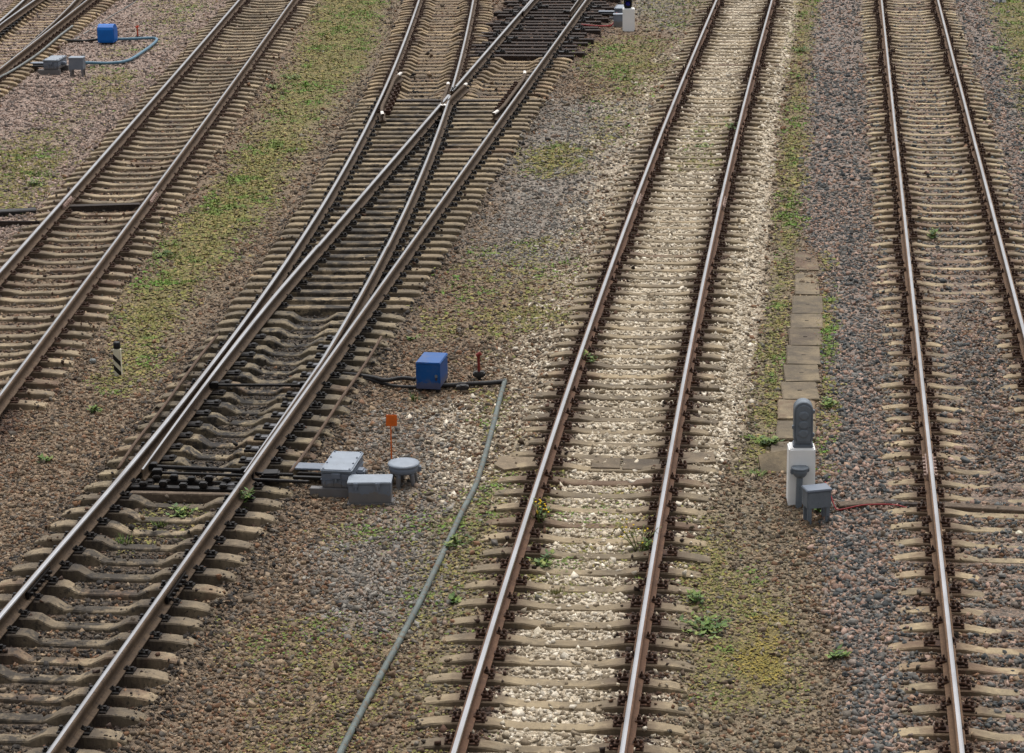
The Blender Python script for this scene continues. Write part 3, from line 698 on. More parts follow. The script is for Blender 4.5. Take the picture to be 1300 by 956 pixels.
# grey switch machines
def machine(loc, rz, label, arms=True):
    t = thing('switch_machine', label, 'switch machine', loc, rz, 'grey switch machines')
    MB().box(-.195, .195, -.36, .36, .10, .30, M_GREY, .015).box(-.203, .203, -.37, .37, .20, .215, M_GREY, .004).box(.19, .30, -.10, .06, .17, .25, M_GREY, .02).build('body', t)
    MB().box(-.205, .205, -.375, .375, .31, .345, M_GREY_LIT, .014).box(-.198, .198, -.366, .366, .297, .312, M_SLATE, .003).build('lid', t)
    for x in (-.17, .17):
        for y in (-.33, -.11, .11, .33): MB().cyl((x, y, .34), (x, y, .357), .014, M_GREY, n=6).build('bolt', t)
    MB().box(-.06, .06, -.392, -.372, .23, .30, M_GREY, .006).cyl((0, -.385, .235), (0, -.385, .19), .017, M_SLATE, n=8).build('lock', t)
    for x in (-.15, -.05, .05, .15): MB().box(x-.012, x+.012, -.371, -.358, .11, .20, M_GREY, .003).build('rib', t)
    for y0 in (-.41, .30): MB().box(-.34, .24, y0, y0+.11, -.06, .10, M_GREY, .006).build('base_beam', t)
    if arms:
        MB().box(-.70, -.17, .10, .33, .16, .185, M_GREY, .005).box(-.70, -.17, .315, .33, .08, .165, M_GREY, .004).build('rod_cover', t)
        MB().box(-.60, -.19, .02, .08, .10, .15, M_FASTB, .008).box(-.62, -.19, -.16, -.10, .12, .16, M_FASTB, .008).build('push_rod', t)
        MB().box(-.72, -.33, -.40, -.31, -.05, -.02, M_RUST1, .004).box(-.62, -.56, -.42, .36, -.02, .05, M_RUST1, .006).build('bracket', t)
    return t
p = on_ground(430, 633); mac = machine(p + Vector((.03, .42, .02)), -HEAD-.02, 'grey switch machine with its rods reaching under the rail of the near turnout')
p = on_ground(66, 95); copy_tree(mac, p + Vector((.02, .42, .02)), -HEAD+.0, 'grey switch machine at the upper left, beside the corner turnout')
p = on_ground(792, 26); m3 = copy_tree(mac, p + Vector((-.02, .35, .0)), -HEAD, 'grey switch machine half hidden behind the white post at the top edge'); 

# grey junction boxes
def jbox(name, loc, rz, label, w, d, h, leg, m, ml, clasp=True):
    t = thing(name, label, 'junction box', loc, rz, 'grey junction boxes')
    MB().box(-w/2, w/2, -d/2, d/2, leg, leg+h, m, .008).build('body', t)
    b = MB().box(-w/2-.012, w/2+.012, -d/2-.014, d/2+.012, leg+h+.001, leg+h+.03, ml, .008); b.build('lid', t)
    if clasp:
        for x in (-w*.32, w*.2):
            MB().box(x-.03, x+.03, -d/2-.03, -d/2-.008, leg+h-.035, leg+h+.022, m, .006).cyl((x, -d/2-.02, leg+h-.075), (x, -d/2-.02, leg+h-.03), .016, m, n=8).build('clasp', t)
    if leg > .08:
        for x in (-w/2+.035, w/2-.035):
            for y in (-d/2+.03, d/2-.03): MB().box(x-.024, x+.024, y-.02, y+.02, -.08, leg+.004, m, .004).build('leg', t)
    else:
        MB().box(-w/2-.02, w/2+.05, -d/2-.02, d/2+.02, -.05, leg+.002, m, .006).build('base_plate', t)
    return t
p = on_ground(470, 641); jbox('junction_box', p + Vector((0, .15, 0)), -.03, 'low trunk shaped junction box with two clasps, beside the round grey pot', .53, .30, .25, .02, M_GREY, M_GREY_LIT)
p = on_ground(1037, 664); jb = jbox('junction_box', p + Vector((.0, .06, 0)), .22, 'dark grey junction box on legs, red cable leaving it, below the white pedestal', .30, .20, .21, .20, M_SLATE, M_GREY, False)
p = on_ground(98, 97); jbox('junction_box', p + Vector((0, .1, 0)), -.1, 'small grey junction box on legs at the end of the pale blue pipe, upper left', .36, .26, .28, .17, M_GREY, M_GREY_LIT, False)
p = on_ground(786, 34); jbox('junction_box', p + Vector((-.02, .1, 0)), -.05, 'small grey box against the left side of the white post at the top edge', .26, .22, .30, .02, M_GREY, M_GREY_LIT, False)

# round cable pot on legs
p = on_ground(513, 616)
t = thing('cable_pot', 'round grey cable pot standing like a stool on short legs beside the orange flag', 'cable pot', p + Vector((0, .05, 0)), 0)
MB().lathe((0, 0, .17), [(.165, 0), (.185, .012), (.19, .085), (.178, .09)], M_GREY, 28).build('pot', t)
MB().lathe((0, 0, .262), [(.20, 0), (.207, .012), (.20, .03), (.15, .037), (.05, .040)], M_GREY_LIT, 28).build('lid', t)
for k in range(5):
    a = .5 + k*2*math.pi/5; MB().cyl((.17*math.cos(a)*1.08, .17*math.sin(a)*1.08, -.08), (.14*math.cos(a), .14*math.sin(a), .18), .026, M_GREY, .034, 8).build('leg', t)
MB().box(.17, .225, -.03, .03, .17, .24, M_GREY, .006).build('cable_gland', t)

# orange marker flag
p = on_ground(497, 583)
t = thing('marker_flag', 'orange square marker plate on a thin orange stake', 'marker', p, 0)
MB().cyl((0, 0, -.1), (.004, 0, .5), .009, M_ORANGE, n=8).build('stake', t)
MB().box(-.073, .073, -.006, .004, .46, .615, M_ORANGE, .002, Matrix.Rotation(.03, 4, 'Y')).build('plate', t)

# striped limit post
p = on_ground(150, 478)
t = thing('limit_post', 'short white post with black diagonal stripes and a black cap between two tracks', 'post', p + Vector((0, .05, 0)), -.05)
W_ = .054
MB().box(-W_, W_, -W_, W_, -.2, .42, M_CREAM, .012).build('post', t)
for z in (.06, .22):
    vs = []; 
    for (x, dz) in ((-W_-.001, .09), (W_+.001, -.03)):
        vs += [(x, -W_-.0025, z+dz-.04), (x, -W_-.0025, z+dz+.04)]
    b = MB().add([(v[0], v[1], v[2]) for v in vs] + [(v[0], v[1]+.002, v[2]) for v in vs], [(0,2,3,1),(4,5,7,6),(0,1,5,4),(2,6,7,3),(0,4,6,2),(1,3,7,5)], M_BLACK)
    b.build('stripe', t)
MB().lathe((0, 0, .421), [(.05, 0), (.052, .01), (.052, .085), (.044, .098), (.01, .10)], M_BLACK, 16).build('cap', t)

# white pedestals with dwarf signals
def pedestal(loc, rz, label, w, d, h):
    o = MB().box(-w/2, w/2, -d/2, d/2, -.25, h, M_WHITE, .018, None, .03).build('pedestal')
    o.location = loc; o.rotation_euler.z = rz
    return tag(o, label, 'pedestal', 'white concrete signal pedestals')
p = on_ground(1018, 642); p1 = p + Vector((0, .15, 0)); ped1 = pedestal(p1, -.03, 'white painted concrete pedestal carrying the grey dwarf signal, right of the centre', .335, .29, .735)
p = on_ground(798.5, 40); p2 = p + Vector((0, .15, 0)); ped2 = pedestal(p2, -.03, 'white concrete post in front of the grey switch machine at the top edge', .335, .29, .62)
p = on_ground(1270, 3.2); p3 = p + Vector((0, .15, 0)); ped3 = pedestal(p3, 0, 'white concrete pedestal in the top right corner, only its foot in the picture', .335, .29, .72)
def rounded(w, h, n=14):
    pts = [(-w/2*.8, 0), (w/2*.8, 0), (w/2, .06)]
    pts += [(w/2*math.cos(math.pi*i/n), h-w/2+w/2*math.sin(math.pi*i/n)) for i in range(n+1)]
    return pts + [(-w/2, .06)]
def extrude(mb, prof, y0, y1, m, sx=1.0, bev=.0):
    k = len(prof); cx, cz = 0, sum(p[1] for p in prof)/k
    rings = [(y0, 1-bev), (y0+.012, 1.0), (y1-.012, 1.0), (y1, 1-bev)] if bev else [(y0, 1), (y1, 1)]
    vs = [(cx+(x-cx)*q, y, cz+(z-cz)*q) for y, q in rings for x, z in prof]; fs = []
    for r in range(len(rings)-1): fs += [(r*k+i, r*k+(i+1) % k, (r+1)*k+(i+1) % k, (r+1)*k+i) for i in range(k)]
    fs += [tuple(range(k)), tuple(range((len(rings)-1)*k, len(rings)*k))[::-1]]
    return mb.add(vs, fs, m)
def dwarf(loc, rz, label, facing):
    t = thing('dwarf_signal', label, 'signal', loc, rz, 'dwarf signals on pedestals')
    b = extrude(MB(), [(x, z+.04) for x, z in rounded(.235, .55)], -.10, .08, M_SLATE, bev=.06); b.build('housing', t)
    b = extrude(MB(), [(x, z+.075) for x, z in rounded(.19, .475)], -.116, -.099, M_SLATE, bev=.05)
    b.lathe((0, 0, 0), [(.001, 0), (.002, .001)], M_SLATE, 4)
    b.build('back_door', t)
    b = MB()
    for z in (.19, .30, .42):
        vs = MB().lathe((0, 0, 0), [(.062, 0), (.062, .012), (.045, .02), (.02, .02)], M_SLATE, 18)
        b.add([(v[0], -.115-v[2], z+v[1]*.85) for v in vs.v], vs.f, M_SLATE)
    b.build('relief_boss', t)
    for s, z in ((-1, .26), (1, .16), (1, .46)): MB().box(*sorted((s*.108, s*.138)), -.10, -.05, z-.025, z+.025, M_SLATE, .008).build('hinge', t)
    MB().box(-.125, .125, -.11, .09, .0, .04, M_SLATE, .012).cyl((-.09, -.08, .03), (-.09, -.08, .07), .018, M_SLATE, n=6).cyl((.09, -.08, .03), (.09, -.08, .07), .018, M_SLATE, n=6).build('foot_flange', t)
    for z in (.2, .4): MB().cyl((0, .07, z), (0, .20, z-.01), .085, M_SLATE, .095, 18).build('lens_hood', t)
    return t
dw = dwarf(p1 + Vector((.015, .0, .735)), -.05, 'grey dwarf signal seen from behind, rounded top, on the white pedestal right of the centre', 0)
t = thing('dwarf_signal', 'black dwarf signal with a blue lens on the white post at the top edge', 'signal', p2 + Vector((-.02, 0, .62)), -.03, 'dwarf signals on pedestals')
extrude(MB(), [(x, z) for x, z in rounded(.22, .5)], -.06, .10, M_BLACK, bev=.05).build('housing', t)
for z in (.14, .34):
    o = MB().cyl((0, -.055, z), (0, -.075, z), .072, M_LENS, .05, 20).build('lens', t)
    k = 18; vs = []; 
    for y, r in ((-.05, .085), (-.17, .092), (-.17, .086), (-.05, .079)): vs += [(r*math.cos(-.5+ (math.pi+1)*i/k), y*(1 if r > 0 else 1), z+r*math.sin(-.5+(math.pi+1)*i/k)) for i in range(k+1)]
    fs = [(q*(k+1)+i, q*(k+1)+i+1, (q+1)*(k+1)+i+1, (q+1)*(k+1)+i) for q in range(3) for i in range(k)]
    MB().add(vs, fs, M_BLACK).build('hood', t)

# mushroom shaped cable heads on posts
def cable_head(loc, label):
    t = thing('cable_post', label, 'cable post', loc, .1, 'cable heads on posts')
    MB().cyl((0, 0, -.15), (.012, 0, .43), .04, M_SLATE, n=12).build('post', t)
    MB().lathe((.012, 0, .40), [(.06, 0), (.085, .03), (.095, .07), (.095, .10)], M_SLATE, 20).box(-.105, -.07, -.03, .03, .44, .50, M_SLATE, .008).box(.095, .125, -.03, .03, .46, .52, M_SLATE, .008).build('head', t)
    MB().lathe((.012, 0, .502), [(.105, 0), (.108, .01), (.1, .022), (.03, .028)], M_SLATE, 20).build('lid', t); return t
p = on_ground(1013.5, 644); ch = cable_head(p, 'dark grey mushroom shaped cable head on a post in front of the white pedestal')
p = on_ground(1270, 4.2); copy_tree(ch, p, .1, 'dark cable head post in front of the white foot in the top right corner')

# concrete trough covers
def slab_mesh(w, l, th, seed):
    rr = random.Random(seed); b = MB().box(-w/2, w/2, -l/2, l/2, -th, 0, M_SLAB, .012)
    b.v = [(x+rr.gauss(0, .003), y+rr.gauss(0, .003), z+rr.gauss(0, .002)) for x, y, z in b.v]
    b.box(-.03, .03, -.012, .012, -.006, .003, M_DARKWOOD, .002); return b
rows = [((440,530), 84, 158), ((440,533), 162, 250), ((431,545), 257, 318), ((425,545), 325, 372), ((418,541), 378, 438), ((410,536), 445, 509), ((400,531), 515, 572), ((391,526), 578, 640), ((377,517), 646, 715), ((372,517), 720, 790), ((350,500), 797, 882)]
ordn = ['farthest concrete trough cover, partly under gravel, at the upper end of the row', 'concrete cover second from the far end of the trough row, with stones spilled on it', 'third concrete trough cover from the far end, set slightly to the right', 'fourth concrete trough cover from the far end, shorter than its neighbours', 'fifth concrete trough cover from the far end of the row', 'sixth concrete trough cover from the far end, dark pit at its middle', 'seventh concrete trough cover from the far end, with dark marks on top', 'eighth concrete trough cover from the far end, above the overhanging one', 'ninth concrete trough cover from the far end, left corner jutting out, behind the signal head', 'tenth concrete trough cover from the far end, just behind the signal', 'nearest whole concrete trough cover, shifted left, touching the white pedestal']
for i, ((xa, xb), ya, yb) in enumerate(rows):
    z = -.03 if i > 1 else -.055
    if 1 < i < 10: ya = rows[i-1][2] + 1.5
    y_a, y_b = 290+ya/2.955, 290+yb/2.955
    A, B = at(860+(xa+xb)/2/2.955, y_a, z), at(860+(xa+xb)/2/2.955, y_b, z); C_ = (A+B)/2
    w = (at(860+xb/2.955, (y_a+y_b)/2, z)-at(860+xa/2.955, (y_a+y_b)/2, z)).length
    o = slab_mesh(min(w, .52), (A-B).length*.985, .07, i).build('trough_cover'); o.location = C_
    o.rotation_euler = (random.gauss(0, .012), random.gauss(0, .012), -math.atan2((A-B).x, (A-B).y)*.9 + random.gauss(0, .015))
    tag(o, ordn[i], 'concrete cover', 'concrete covers of the cable trough')
p = on_ground(990, 600)
b = MB(); prof = [(-.20,-.28),(.16,-.30),(.24,.05),(.18,.26),(-.22,.30),(-.26,.0)]
b.add([(x, y, -.03) for x, y in prof] + [(x*.97, y*.97, .06) for x, y in prof], [tuple(range(6))[::-1], tuple(range(6, 12))] + [(i, (i+1) % 6, 6+(i+1) % 6, 6+i) for i in range(6)], M_SLAB)
o = b.build('broken_slab'); o.location = p + Vector((.02, .1, .0)); o.rotation_euler = (.5, -.2, .1); tag(o, 'broken tilted concrete piece left of the white pedestal', 'concrete slab')
# covers across the limestone track
def flat_slab(poly, label, z=.0, th=.14, name='crossing_slab'):
    P = [at(px, py, z) for px, py in poly]; c = sum(P, Vector())/len(P); k = len(P)
    vs = [(p-c)*1.0 - Vector((0, 0, th)) for p in P] + [(p-c) - Vector((0, 0, .008)) for p in P] + [(p-c)*.985 for p in P]
    fs = [tuple(range(k))[::-1], tuple(range(2*k, 3*k))] + [(r*k+i, r*k+(i+1) % k, (r+1)*k+(i+1) % k, (r+1)*k+i) for r in (0, 1) for i in range(k)]
    o = MB().add([v[:] for v in vs], fs, M_SLABT).build(name); o.location = c
    return tag(o, label, 'concrete slab', 'flat slabs in the limestone track')
M_SLABT = mat_sleeper('tan_slab_concrete', L3(126,110,88), L3(100,87,69), L3(90,78,60), .2, seat=0)
flat_slab([(634,579),(679,580),(672,592),(640,596),(628,590)], 'flat tan concrete slab outside the left rail of the limestone track', -.02)
flat_slab([(754,581),(788,581.5),(787,594),(750,593)], 'flat tan concrete slab between the limestone track rails, left of the dark gap', -.025)
flat_slab([(791,582),(838,583),(834,596),(790,595)], 'flat tan concrete slab between the limestone track rails, right of the dark gap', -.025)
flat_slab([(864,574),(906,573),(909,586),(862,588)], 'flat tan concrete slab outside the right rail of the limestone track', -.02)

# wooden cable troughs and planks
def plank(name, pa, pb, w, h, m, label, cat='plank', bend=0):
    a = math.atan2(pb.y-pa.y, pb.x-pa.x); L = math.hypot(pb.x-pa.x, pb.y-pa.y)
    b = MB().box(0, L, -w/2, w/2, -.09, h, m, .01); rr = random.Random(int(L*100))
    b.v = [(x, y+rr.gauss(0, .004), z+rr.gauss(0, .003)) for x, y, z in b.v]
    o = b.build(name); o.location = (pa+pb)/2; o.location.z = (pa.z+pb.z)/2; o.rotation_euler.z = a
    o.data.transform(Matrix.Translation((-L/2, 0, 0))); return tag(o, label, cat)
plank('wooden_trough', at(1064,645.5,-.04), at(1121,640.5,-.04), .15, .06, M_OLDWOOD, 'grey weathered wooden trough with a red cable along it, right of the junction box')
plank('wooden_trough', at(1121,640.5,-.05), at(1172,643,-.05), .11, .04, M_DARKWOOD, 'dark wooden trough running from the grey one under the left rail of the rightmost track')
plank('wooden_trough', at(1198,643,-.03), at(1345,651,-.03), .15, .03, M_OLDWOOD, 'long grey brown wooden beam lying across the rightmost track inside its rails')
plank('wooden_trough', at(86,265,-.03), at(178,262,-.03), .17, .06, M_DARKWOOD, 'dark wooden beam between the rails of the brown track, at its rail joint')
plank('wooden_trough', at(-40,275,-.12), at(46,268,-.08),   .2, .07, M_RUBBER, 'black rubber covered beam at the left edge, left of the brown track')
plank('wooden_trough', at(-40,286,-.1), at(50,284,-.07), .07, .07, M_DARKWOOD, 'thin brown wooden lath at the left edge, below the black beam')

# pipes, hoses and cables
def pipe(name, px, r, m, label, cat, z=.0, n=8, wob=0):
    pts = [on_ground(a, b) + Vector((0, 0, r + z + (q[0] if q else 0))) for a, b, *q in px]
    P = smooth_path(pts, n); c = P[0].copy()
    o = MB().tube([p-c for p in P], r, m, 10).build(name); o.location = c; return tag(o, label, cat)
pipe('pipe', [(641,488,.02),(638,497,.0),(634,512,.0),(627,540,.0),(619,570,.0),(611,598,.0),(602,624,.0),(586,655,.0),(562,707,.0),(533,768,.0),(507,818,.0),(481,866,0),(450,925,0),(425,975,0)],   .036, M_PIPED, 'long grey pipe running down from the black hose to the bottom edge', 'pipe')
pipe('hose', [(436,482,.06),(455,483,.05),(475,487,.06),(490,491,.07),(510,489,.08),(528,490,.07)], .030, M_RUBBER, 'upper black hose between the turnout and the front blue cabinet', 'hose')
pipe('hose', [(440,486,.0),(462,484,.02),(485,490,.02),(505,495,.03),(530,496,.03)], .024, M_RUBBER, 'lower thinner black hose between the turnout and the front blue cabinet', 'hose')
t = tag(pipe('air_pipe', [(556,494,.02),(580,494,.03),(600,492.5,.03),(622,491.5,.03),(641,489.5,.03)], .034, M_RUBBER, None, None), 'thick black pipe leaving the front blue cabinet to the right, with a hanging tap', 'pipe')
q = on_ground(588, 500)
def loc_in(o, p): return p - o.location
c0 = loc_in(t, q + Vector((0, .12, 0)))
MB().cyl(c0+Vector((0, 0, .10)), c0+Vector((0, 0, -.02)), .05, M_RUBBER, n=10).box(c0.x-.10, c0.x+.08, c0.y-.05, c0.y+.05, c0.z+.03, c0.z+.09, M_RUBBER, .01).build('drain_tap', t)
def valve(loc, m, label):
    t = thing('valve', label, 'valve', loc, 0, 'upright valve spindles on the pipes')
    MB().box(-.09, .09, -.06, .06, .03, .11, M_RUBBER, .02).box(-.03, .03, -.03, .03, -.06, .05, M_RUBBER, .005).build('valve_body', t)
    MB().cyl((0, 0, .1), (0, 0, .36), .02, m, n=8).build('spindle', t)
    MB().cyl((-.03, 0, .345), (.035, 0, .385), .032, m, n=10).build('handle', t); return t
va = valve(on_ground(608, 490) + Vector((0, .3, .02)), M_RED, 'dark red valve spindle standing on the black pipe right of the front blue cabinet')
p = on_ground(173.5, 53) + Vector((0, .25, 0)); v2 = copy_tree(va, p, 0, 'orange red valve spindle right of the blue cabinet at the upper left')
for c in v2.children:
    if c.name.startswith(('spindle', 'handle')): c.data = c.data.copy(); c.data.materials[0] = M_REDO
pipe('hose', [(56,54,.0),(80,54,.02),(105,55,.03),(124,54,.05)], .035, M_RUBBER, 'dark hose running left from the upper left blue cabinet to the corner turnout', 'hose')
pipe('pipe', [(146,53.5,.04),(170,53,.04),(190,52,.04),(198.5,52.5,.03),(197,57,.03),(183,68,.03),(163,80,.03),(140,83.5,.03),(107,84.5,.06)], .04, M_PIPEB, 'curved pale blue pipe joining the upper left cabinet to the small junction box', 'pipe')
pipe('cable', [(1047,640,.28),(1054,645,.16),(1060,650,.05),(1065,651,.03),(1076,650,.04),(1095,648,.06),(1118,646,.05),(1138,646,.04),(1154,648.5,.02)], .009, M_CABLE, 'red cable from the dark junction box along the wooden trough to the rightmost track', 'cable')
pipe('cable', [(783,29,.25),(778,33,.03),(768,35,.02),(752,35,.03),(738,34,.04)], .022, M_CABLE, 'red cable from the switch machine at the top edge to the black timber sleepers', 'cable')
pipe('wire', [(92,52.5,.0),(115,38,0),(140,22,0),(170,4,0),(190,-10,0)], .014, M_PIPE, 'thin grey wire lying on the gravel left of the upper left blue cabinet', 'wire')
def hp(px, r, m, label, z): 
    P = smooth_path([at(a, b, z) for a, b in px], 6); c = P[0].copy(); o = MB().tube([p-c for p in P], r, m, 8).build('air_tube'); o.location = c
    # small stub tubes leading under the rail
    return tag(o, label, 'pipe', 'thin air tubes beside the switch blades')
hp([(150,595),(172,562),(205,520),(231,484),(256,450),(276,425)], .022, M_THINROD, 'thin brown tube on the sleeper ends along the left side of the near turnout', .05)
hp([(368,600),(385,578),(408,545),(432,508),(450,482),(470,452),(484,428)], .022, M_THINROD, 'thin brown tube on the sleeper ends along the right side of the near turnout', .05)
hp([(-6,101),(20,87),(50,67),(75,46),(92,33)], .03, M_PIPE, 'thin pale tube along the right side of the corner turnout at the upper left', .05)
for (a, b_, c, d, lab) in ((205,514,231,520,'left'), (436,478,412,470,'right')):
    pass

# two white stones and a scrap lying about
def rock(loc, r, m, label, name='stone', cat='stone', sq=.7):
    bm = bmesh.new(); bmesh.ops.create_icosphere(bm, subdivisions=2, radius=r); rr = random.Random(int(loc.x*1000))
    for v in bm.verts: v.co *= rr.uniform(.82, 1.15); v.co.z *= sq
    me = bpy.data.meshes.new(name); bm.to_mesh(me); bm.free(); me.materials.append(m); o = obj(name, me, None, loc); return tag(o, label, cat)
rock(on_ground(1280,677) + Vector((0,0,.03)), .05, M_PIPE, 'pale grey stone between the rails of the rightmost track, left one of a pair')
rock(on_ground(1294,679) + Vector((0,0,.02)), .042, M_CREAM, 'cream white stone between the rails of the rightmost track, near the right edge')
rock(on_ground(118,461) + Vector((0,0,.03)), .055, M_PIPE, 'pale grey stone on the brown gravel left of the striped post')

#@@PLANTS
def leafmesh(name, leaves, stems, parent, flowers=None):
    V = []; Fc = []; C = []
    for (p, d, L, w, col) in leaves:
        d = d.normalized(); s = d.cross(Vector((0, 0, 1))); s = s.normalized() if s.length > 1e-3 else Vector((1, 0, 0)); u = s.cross(d)
        o = len(V); V += [p, p + d*L*.45 + s*w/2 - u*w*.1, p + d*L, p + d*L*.45 - s*w/2 - u*w*.1]; Fc.append((o, o+1, o+2, o+3)); C += [col]*4
    me = bpy.data.meshes.new(name); me.from_pydata([v[:] for v in V], [], Fc)
    a = me.attributes.new('Col', 'FLOAT_COLOR', 'POINT'); a.data.foreach_set('color', np.array([tuple(c)+(1,) for c in C], 'f').ravel()); me.materials.append(M_LEAF)
    return obj(name, me, parent)
GREENS = [lin(c) for c in ((88,116,44),(72,100,38),(106,128,54),(60,86,36),(122,132,60))]
OLIVE = [lin(c) for c in ((112,114,56),(96,98,46),(128,122,66),(84,92,42))]
def weed(px, py, h, spread, nst, kind, label, pal=GREENS, on=None):
    p = on_ground(px, py); rr = random.Random(int(px*31+py*7))
    t = thing('weed', label, 'weed', p, rr.uniform(0, 6), 'weeds growing between the tracks')
    st = MB(); lv = []; heads = []; mstem = M_THINROD
    for i in range(nst):
        a = rr.uniform(0, 6.28); lean = rr.uniform(.1, .9)*spread
        base = Vector((math.cos(a)*spread*.15*rr.random(), math.sin(a)*spread*.15*rr.random(), -.03)); hh = h*rr.uniform(.6, 1.05)
        top = base + Vector((math.cos(a)*lean, math.sin(a)*lean, hh)); mid = (base+top)/2 + Vector((0, 0, .1*h))
        P = smooth_path([base, mid, top], 4)
        if kind == 'grass':
            for q in range(5):
                a2 = a + rr.gauss(0, .9); d = Vector((math.cos(a2)*spread/h, math.sin(a2)*spread/h, 1.3)); lv.append((base + Vector((rr.gauss(0, .03), rr.gauss(0, .03), 0)), d, hh*rr.uniform(.6, 1.1), .014, pal[rr.randrange(len(pal))]*rr.uniform(.8, 1.2)))
            continue
        st.tube(P, .004, M_STEM, 4)
        for q in range(10 if kind != 'tall' else 18):
            k = rr.randrange(1, len(P)); a2 = rr.uniform(0, 6.28); d = Vector((math.cos(a2), math.sin(a2), rr.uniform(-.1, .8)))
            L = {'leaf': .075, 'flower': .05, 'tall': .085}[kind]*rr.uniform(.6, 1.3); w = L*{'leaf': .62, 'flower': .3, 'tall': .3}[kind]
            lv.append((P[k].copy(), d, L, w, pal[rr.randrange(len(pal))]*rr.uniform(.75, 1.25)))
        if kind == 'flower' and i % 2 == 0:
            for q in range(2):
                c = P[-1] + Vector((rr.gauss(0, .03), rr.gauss(0, .03), rr.uniform(-.04, .03)))
                heads.append(c)
    if st.v: st.build('stem', t)
    leafmesh('foliage', lv, None, t)
    for c in heads: obj('flower', ME_FLOWER, t, c)
    return t
M_STEM = mat_paint('green_stem', L3(96,104,54), .7)
ME_FLOWER = MB().lathe((0, 0, 0), [(.004, -.01), (.013, 0), (.010, .006), (.003, .008)], M_FLOWER, 6).mesh('flower')
W_ = [
 (312,650,.34,.10,5,'tall','upright narrow green weed at the outer side of the near turnout right rail'),
 (748,466,.26,.16,9,'leaf','leafy weed climbing against the left rail of the limestone track, above its middle'),
 (684,668,.34,.22,13,'flower','bushy weed with yellow flowers inside the left rail of the limestone track'),
 (812,700,.36,.26,14,'flower','wide straggly weed with a few yellow flowers inside the right rail of the limestone track', OLIVE),
 (690,724,.20,.18,8,'leaf','low leafy weed below the yellow flowered one, at the left limestone rail'),
 (1184,304,.24,.16,11,'leaf','single leafy plant between the rails of the rightmost track'),
 (707,756,.16,.10,9,'grass','tuft of olive grass on a sleeper of the limestone track', OLIVE),
 (825,700,.16,.14,5,'leaf','small bright green weed at the right limestone rail beside the flowered one'),
 (158,692,.18,.14,12,'grass','tuft of grass between oily sleepers at the lower left'),
 (182,660,.12,.16,9,'grass','low spread grass between sleepers just below the black switch gear'),
 (230,655,.14,.22,14,'leaf','broad green weed patch between sleepers just below the black switch gear'),
 (205,668,.16,.14,10,'grass','grass tuft between two sleeper humps below the switch gear, centre'),
 (122,690,.16,.14,8,'grass','grass tuft inside the left rail at the lower left'),
 (583,694,.14,.18,7,'leaf','flat bright green weed right of the grey pipe'),
 (577,764,.10,.16,6,'leaf','small green weed rosette below the grey pipe bend'),
 (120,524,.12,.14,7,'leaf','small green weed below the striped post, on brown gravel'),
 (56,587,.10,.10,5,'leaf','tiny green weed on the brown gravel at the left'),
 (524,432,.08,.10,4,'leaf','tiny weed above the front blue cabinet on brown gravel'),
 (620,448,.12,.16,8,'grass','bright grass behind the dark red valve'),
 (526,508,.18,.14,7,'grass','thin grass tuft below the front blue cabinet'),
 (960,603,.16,.30,26,'grass','wide grass tuft left of the broken slab'),
 (1000,470,.12,.22,18,'grass','green grass at the left side of the trough covers, halfway up'),
 (975,566,.16,.22,14,'leaf','green weed at the lower left of the trough covers'),
 (1054,518,.16,.16,9,'leaf','bright weed at the right side of the trough covers'),
 (930,168,.26,.18,9,'leaf','weed at the right rail of the limestone track, upper part'),
 (938,285,.12,.40,18,'grass','green grass right of the limestone track near its rail joint'),
 (891,188,.08,.3,8,'leaf','flat weed between the limestone track rails, upper part'),
 (888,765,.14,.16,8,'leaf','round green weed at the sleeper ends right of the limestone track'),
 (898,800,.12,.40,22,'leaf','wide dark green weed mat at the lower right of the limestone track'),
 (876,744,.10,.28,14,'grass','dark green grass at the sleeper ends right of the limestone track'),
 (1062,836,.10,.10,5,'leaf','small yellow green weed on the granite at the lower right'),
 (1070,714,.10,.14,6,'grass','sparse weed on granite below the dark junction box'),
 (1045,650,.12,.18,8,'leaf','weed beside the legs of the dark junction box'),
 (1012,66,.14,.4,10,'leaf','bright weed beside the limestone strip near the top edge'),
 (370,100,.12,.4,12,'leaf','bright green weed at the left border of the mossy strip, upper part'),
 (350,112,.12,.3,9,'leaf','green weed left of the mossy strip beside the brown track'),
 (205,325,.12,.35,12,'leaf','green weed clump at the left border of the mossy strip, halfway down'),
 (46,236,.12,.4,12,'leaf','dark green weed clump at the left edge beside the brown track'),
 (428,0,.12,.4,10,'leaf','green weed at the top end of the mossy strip'),
 (1268,64,.12,.4,10,'leaf','green weed at the border of granite and grass, top right'),
]
for w in W_: weed(*w[:7], *(w[7:] or ()))

# ------------------------------------------------------------------ ground sheet
def axis(a, b, step, far):
    core = list(np.arange(a, b+1e-6, step)); ext = [2, 6, 15, 40, 110, far]
    return np.array([a-e for e in ext[::-1]] + core + [b+e for e in ext])
gx, gy = axis(-21, 21, .13, 320), axis(15, 86, .16, 420)
GX, GY = np.meshgrid(gx, gy); GZ = height(GX, GY); nx, ny = len(gx), len(gy)
me = bpy.data.meshes.new('ground'); co = np.stack([GX, GY, GZ], -1).reshape(-1, 3).astype('f')
ii = (np.arange(ny-1)[:, None]*nx + np.arange(nx-1)[None, :]).ravel(); quads = np.stack([ii, ii+1, ii+nx+1, ii+nx], -1).astype('i')
def fast_mesh_from(me, co, faces):
    k = faces.shape[1]; me.vertices.add(len(co)); me.vertices.foreach_set('co', co.ravel()); me.loops.add(faces.size); me.loops.foreach_set('vertex_index', faces.ravel())
    me.polygons.add(len(faces)); me.polygons.foreach_set('loop_start', np.arange(0, faces.size, k, dtype='i')); me.update(calc_edges=True)
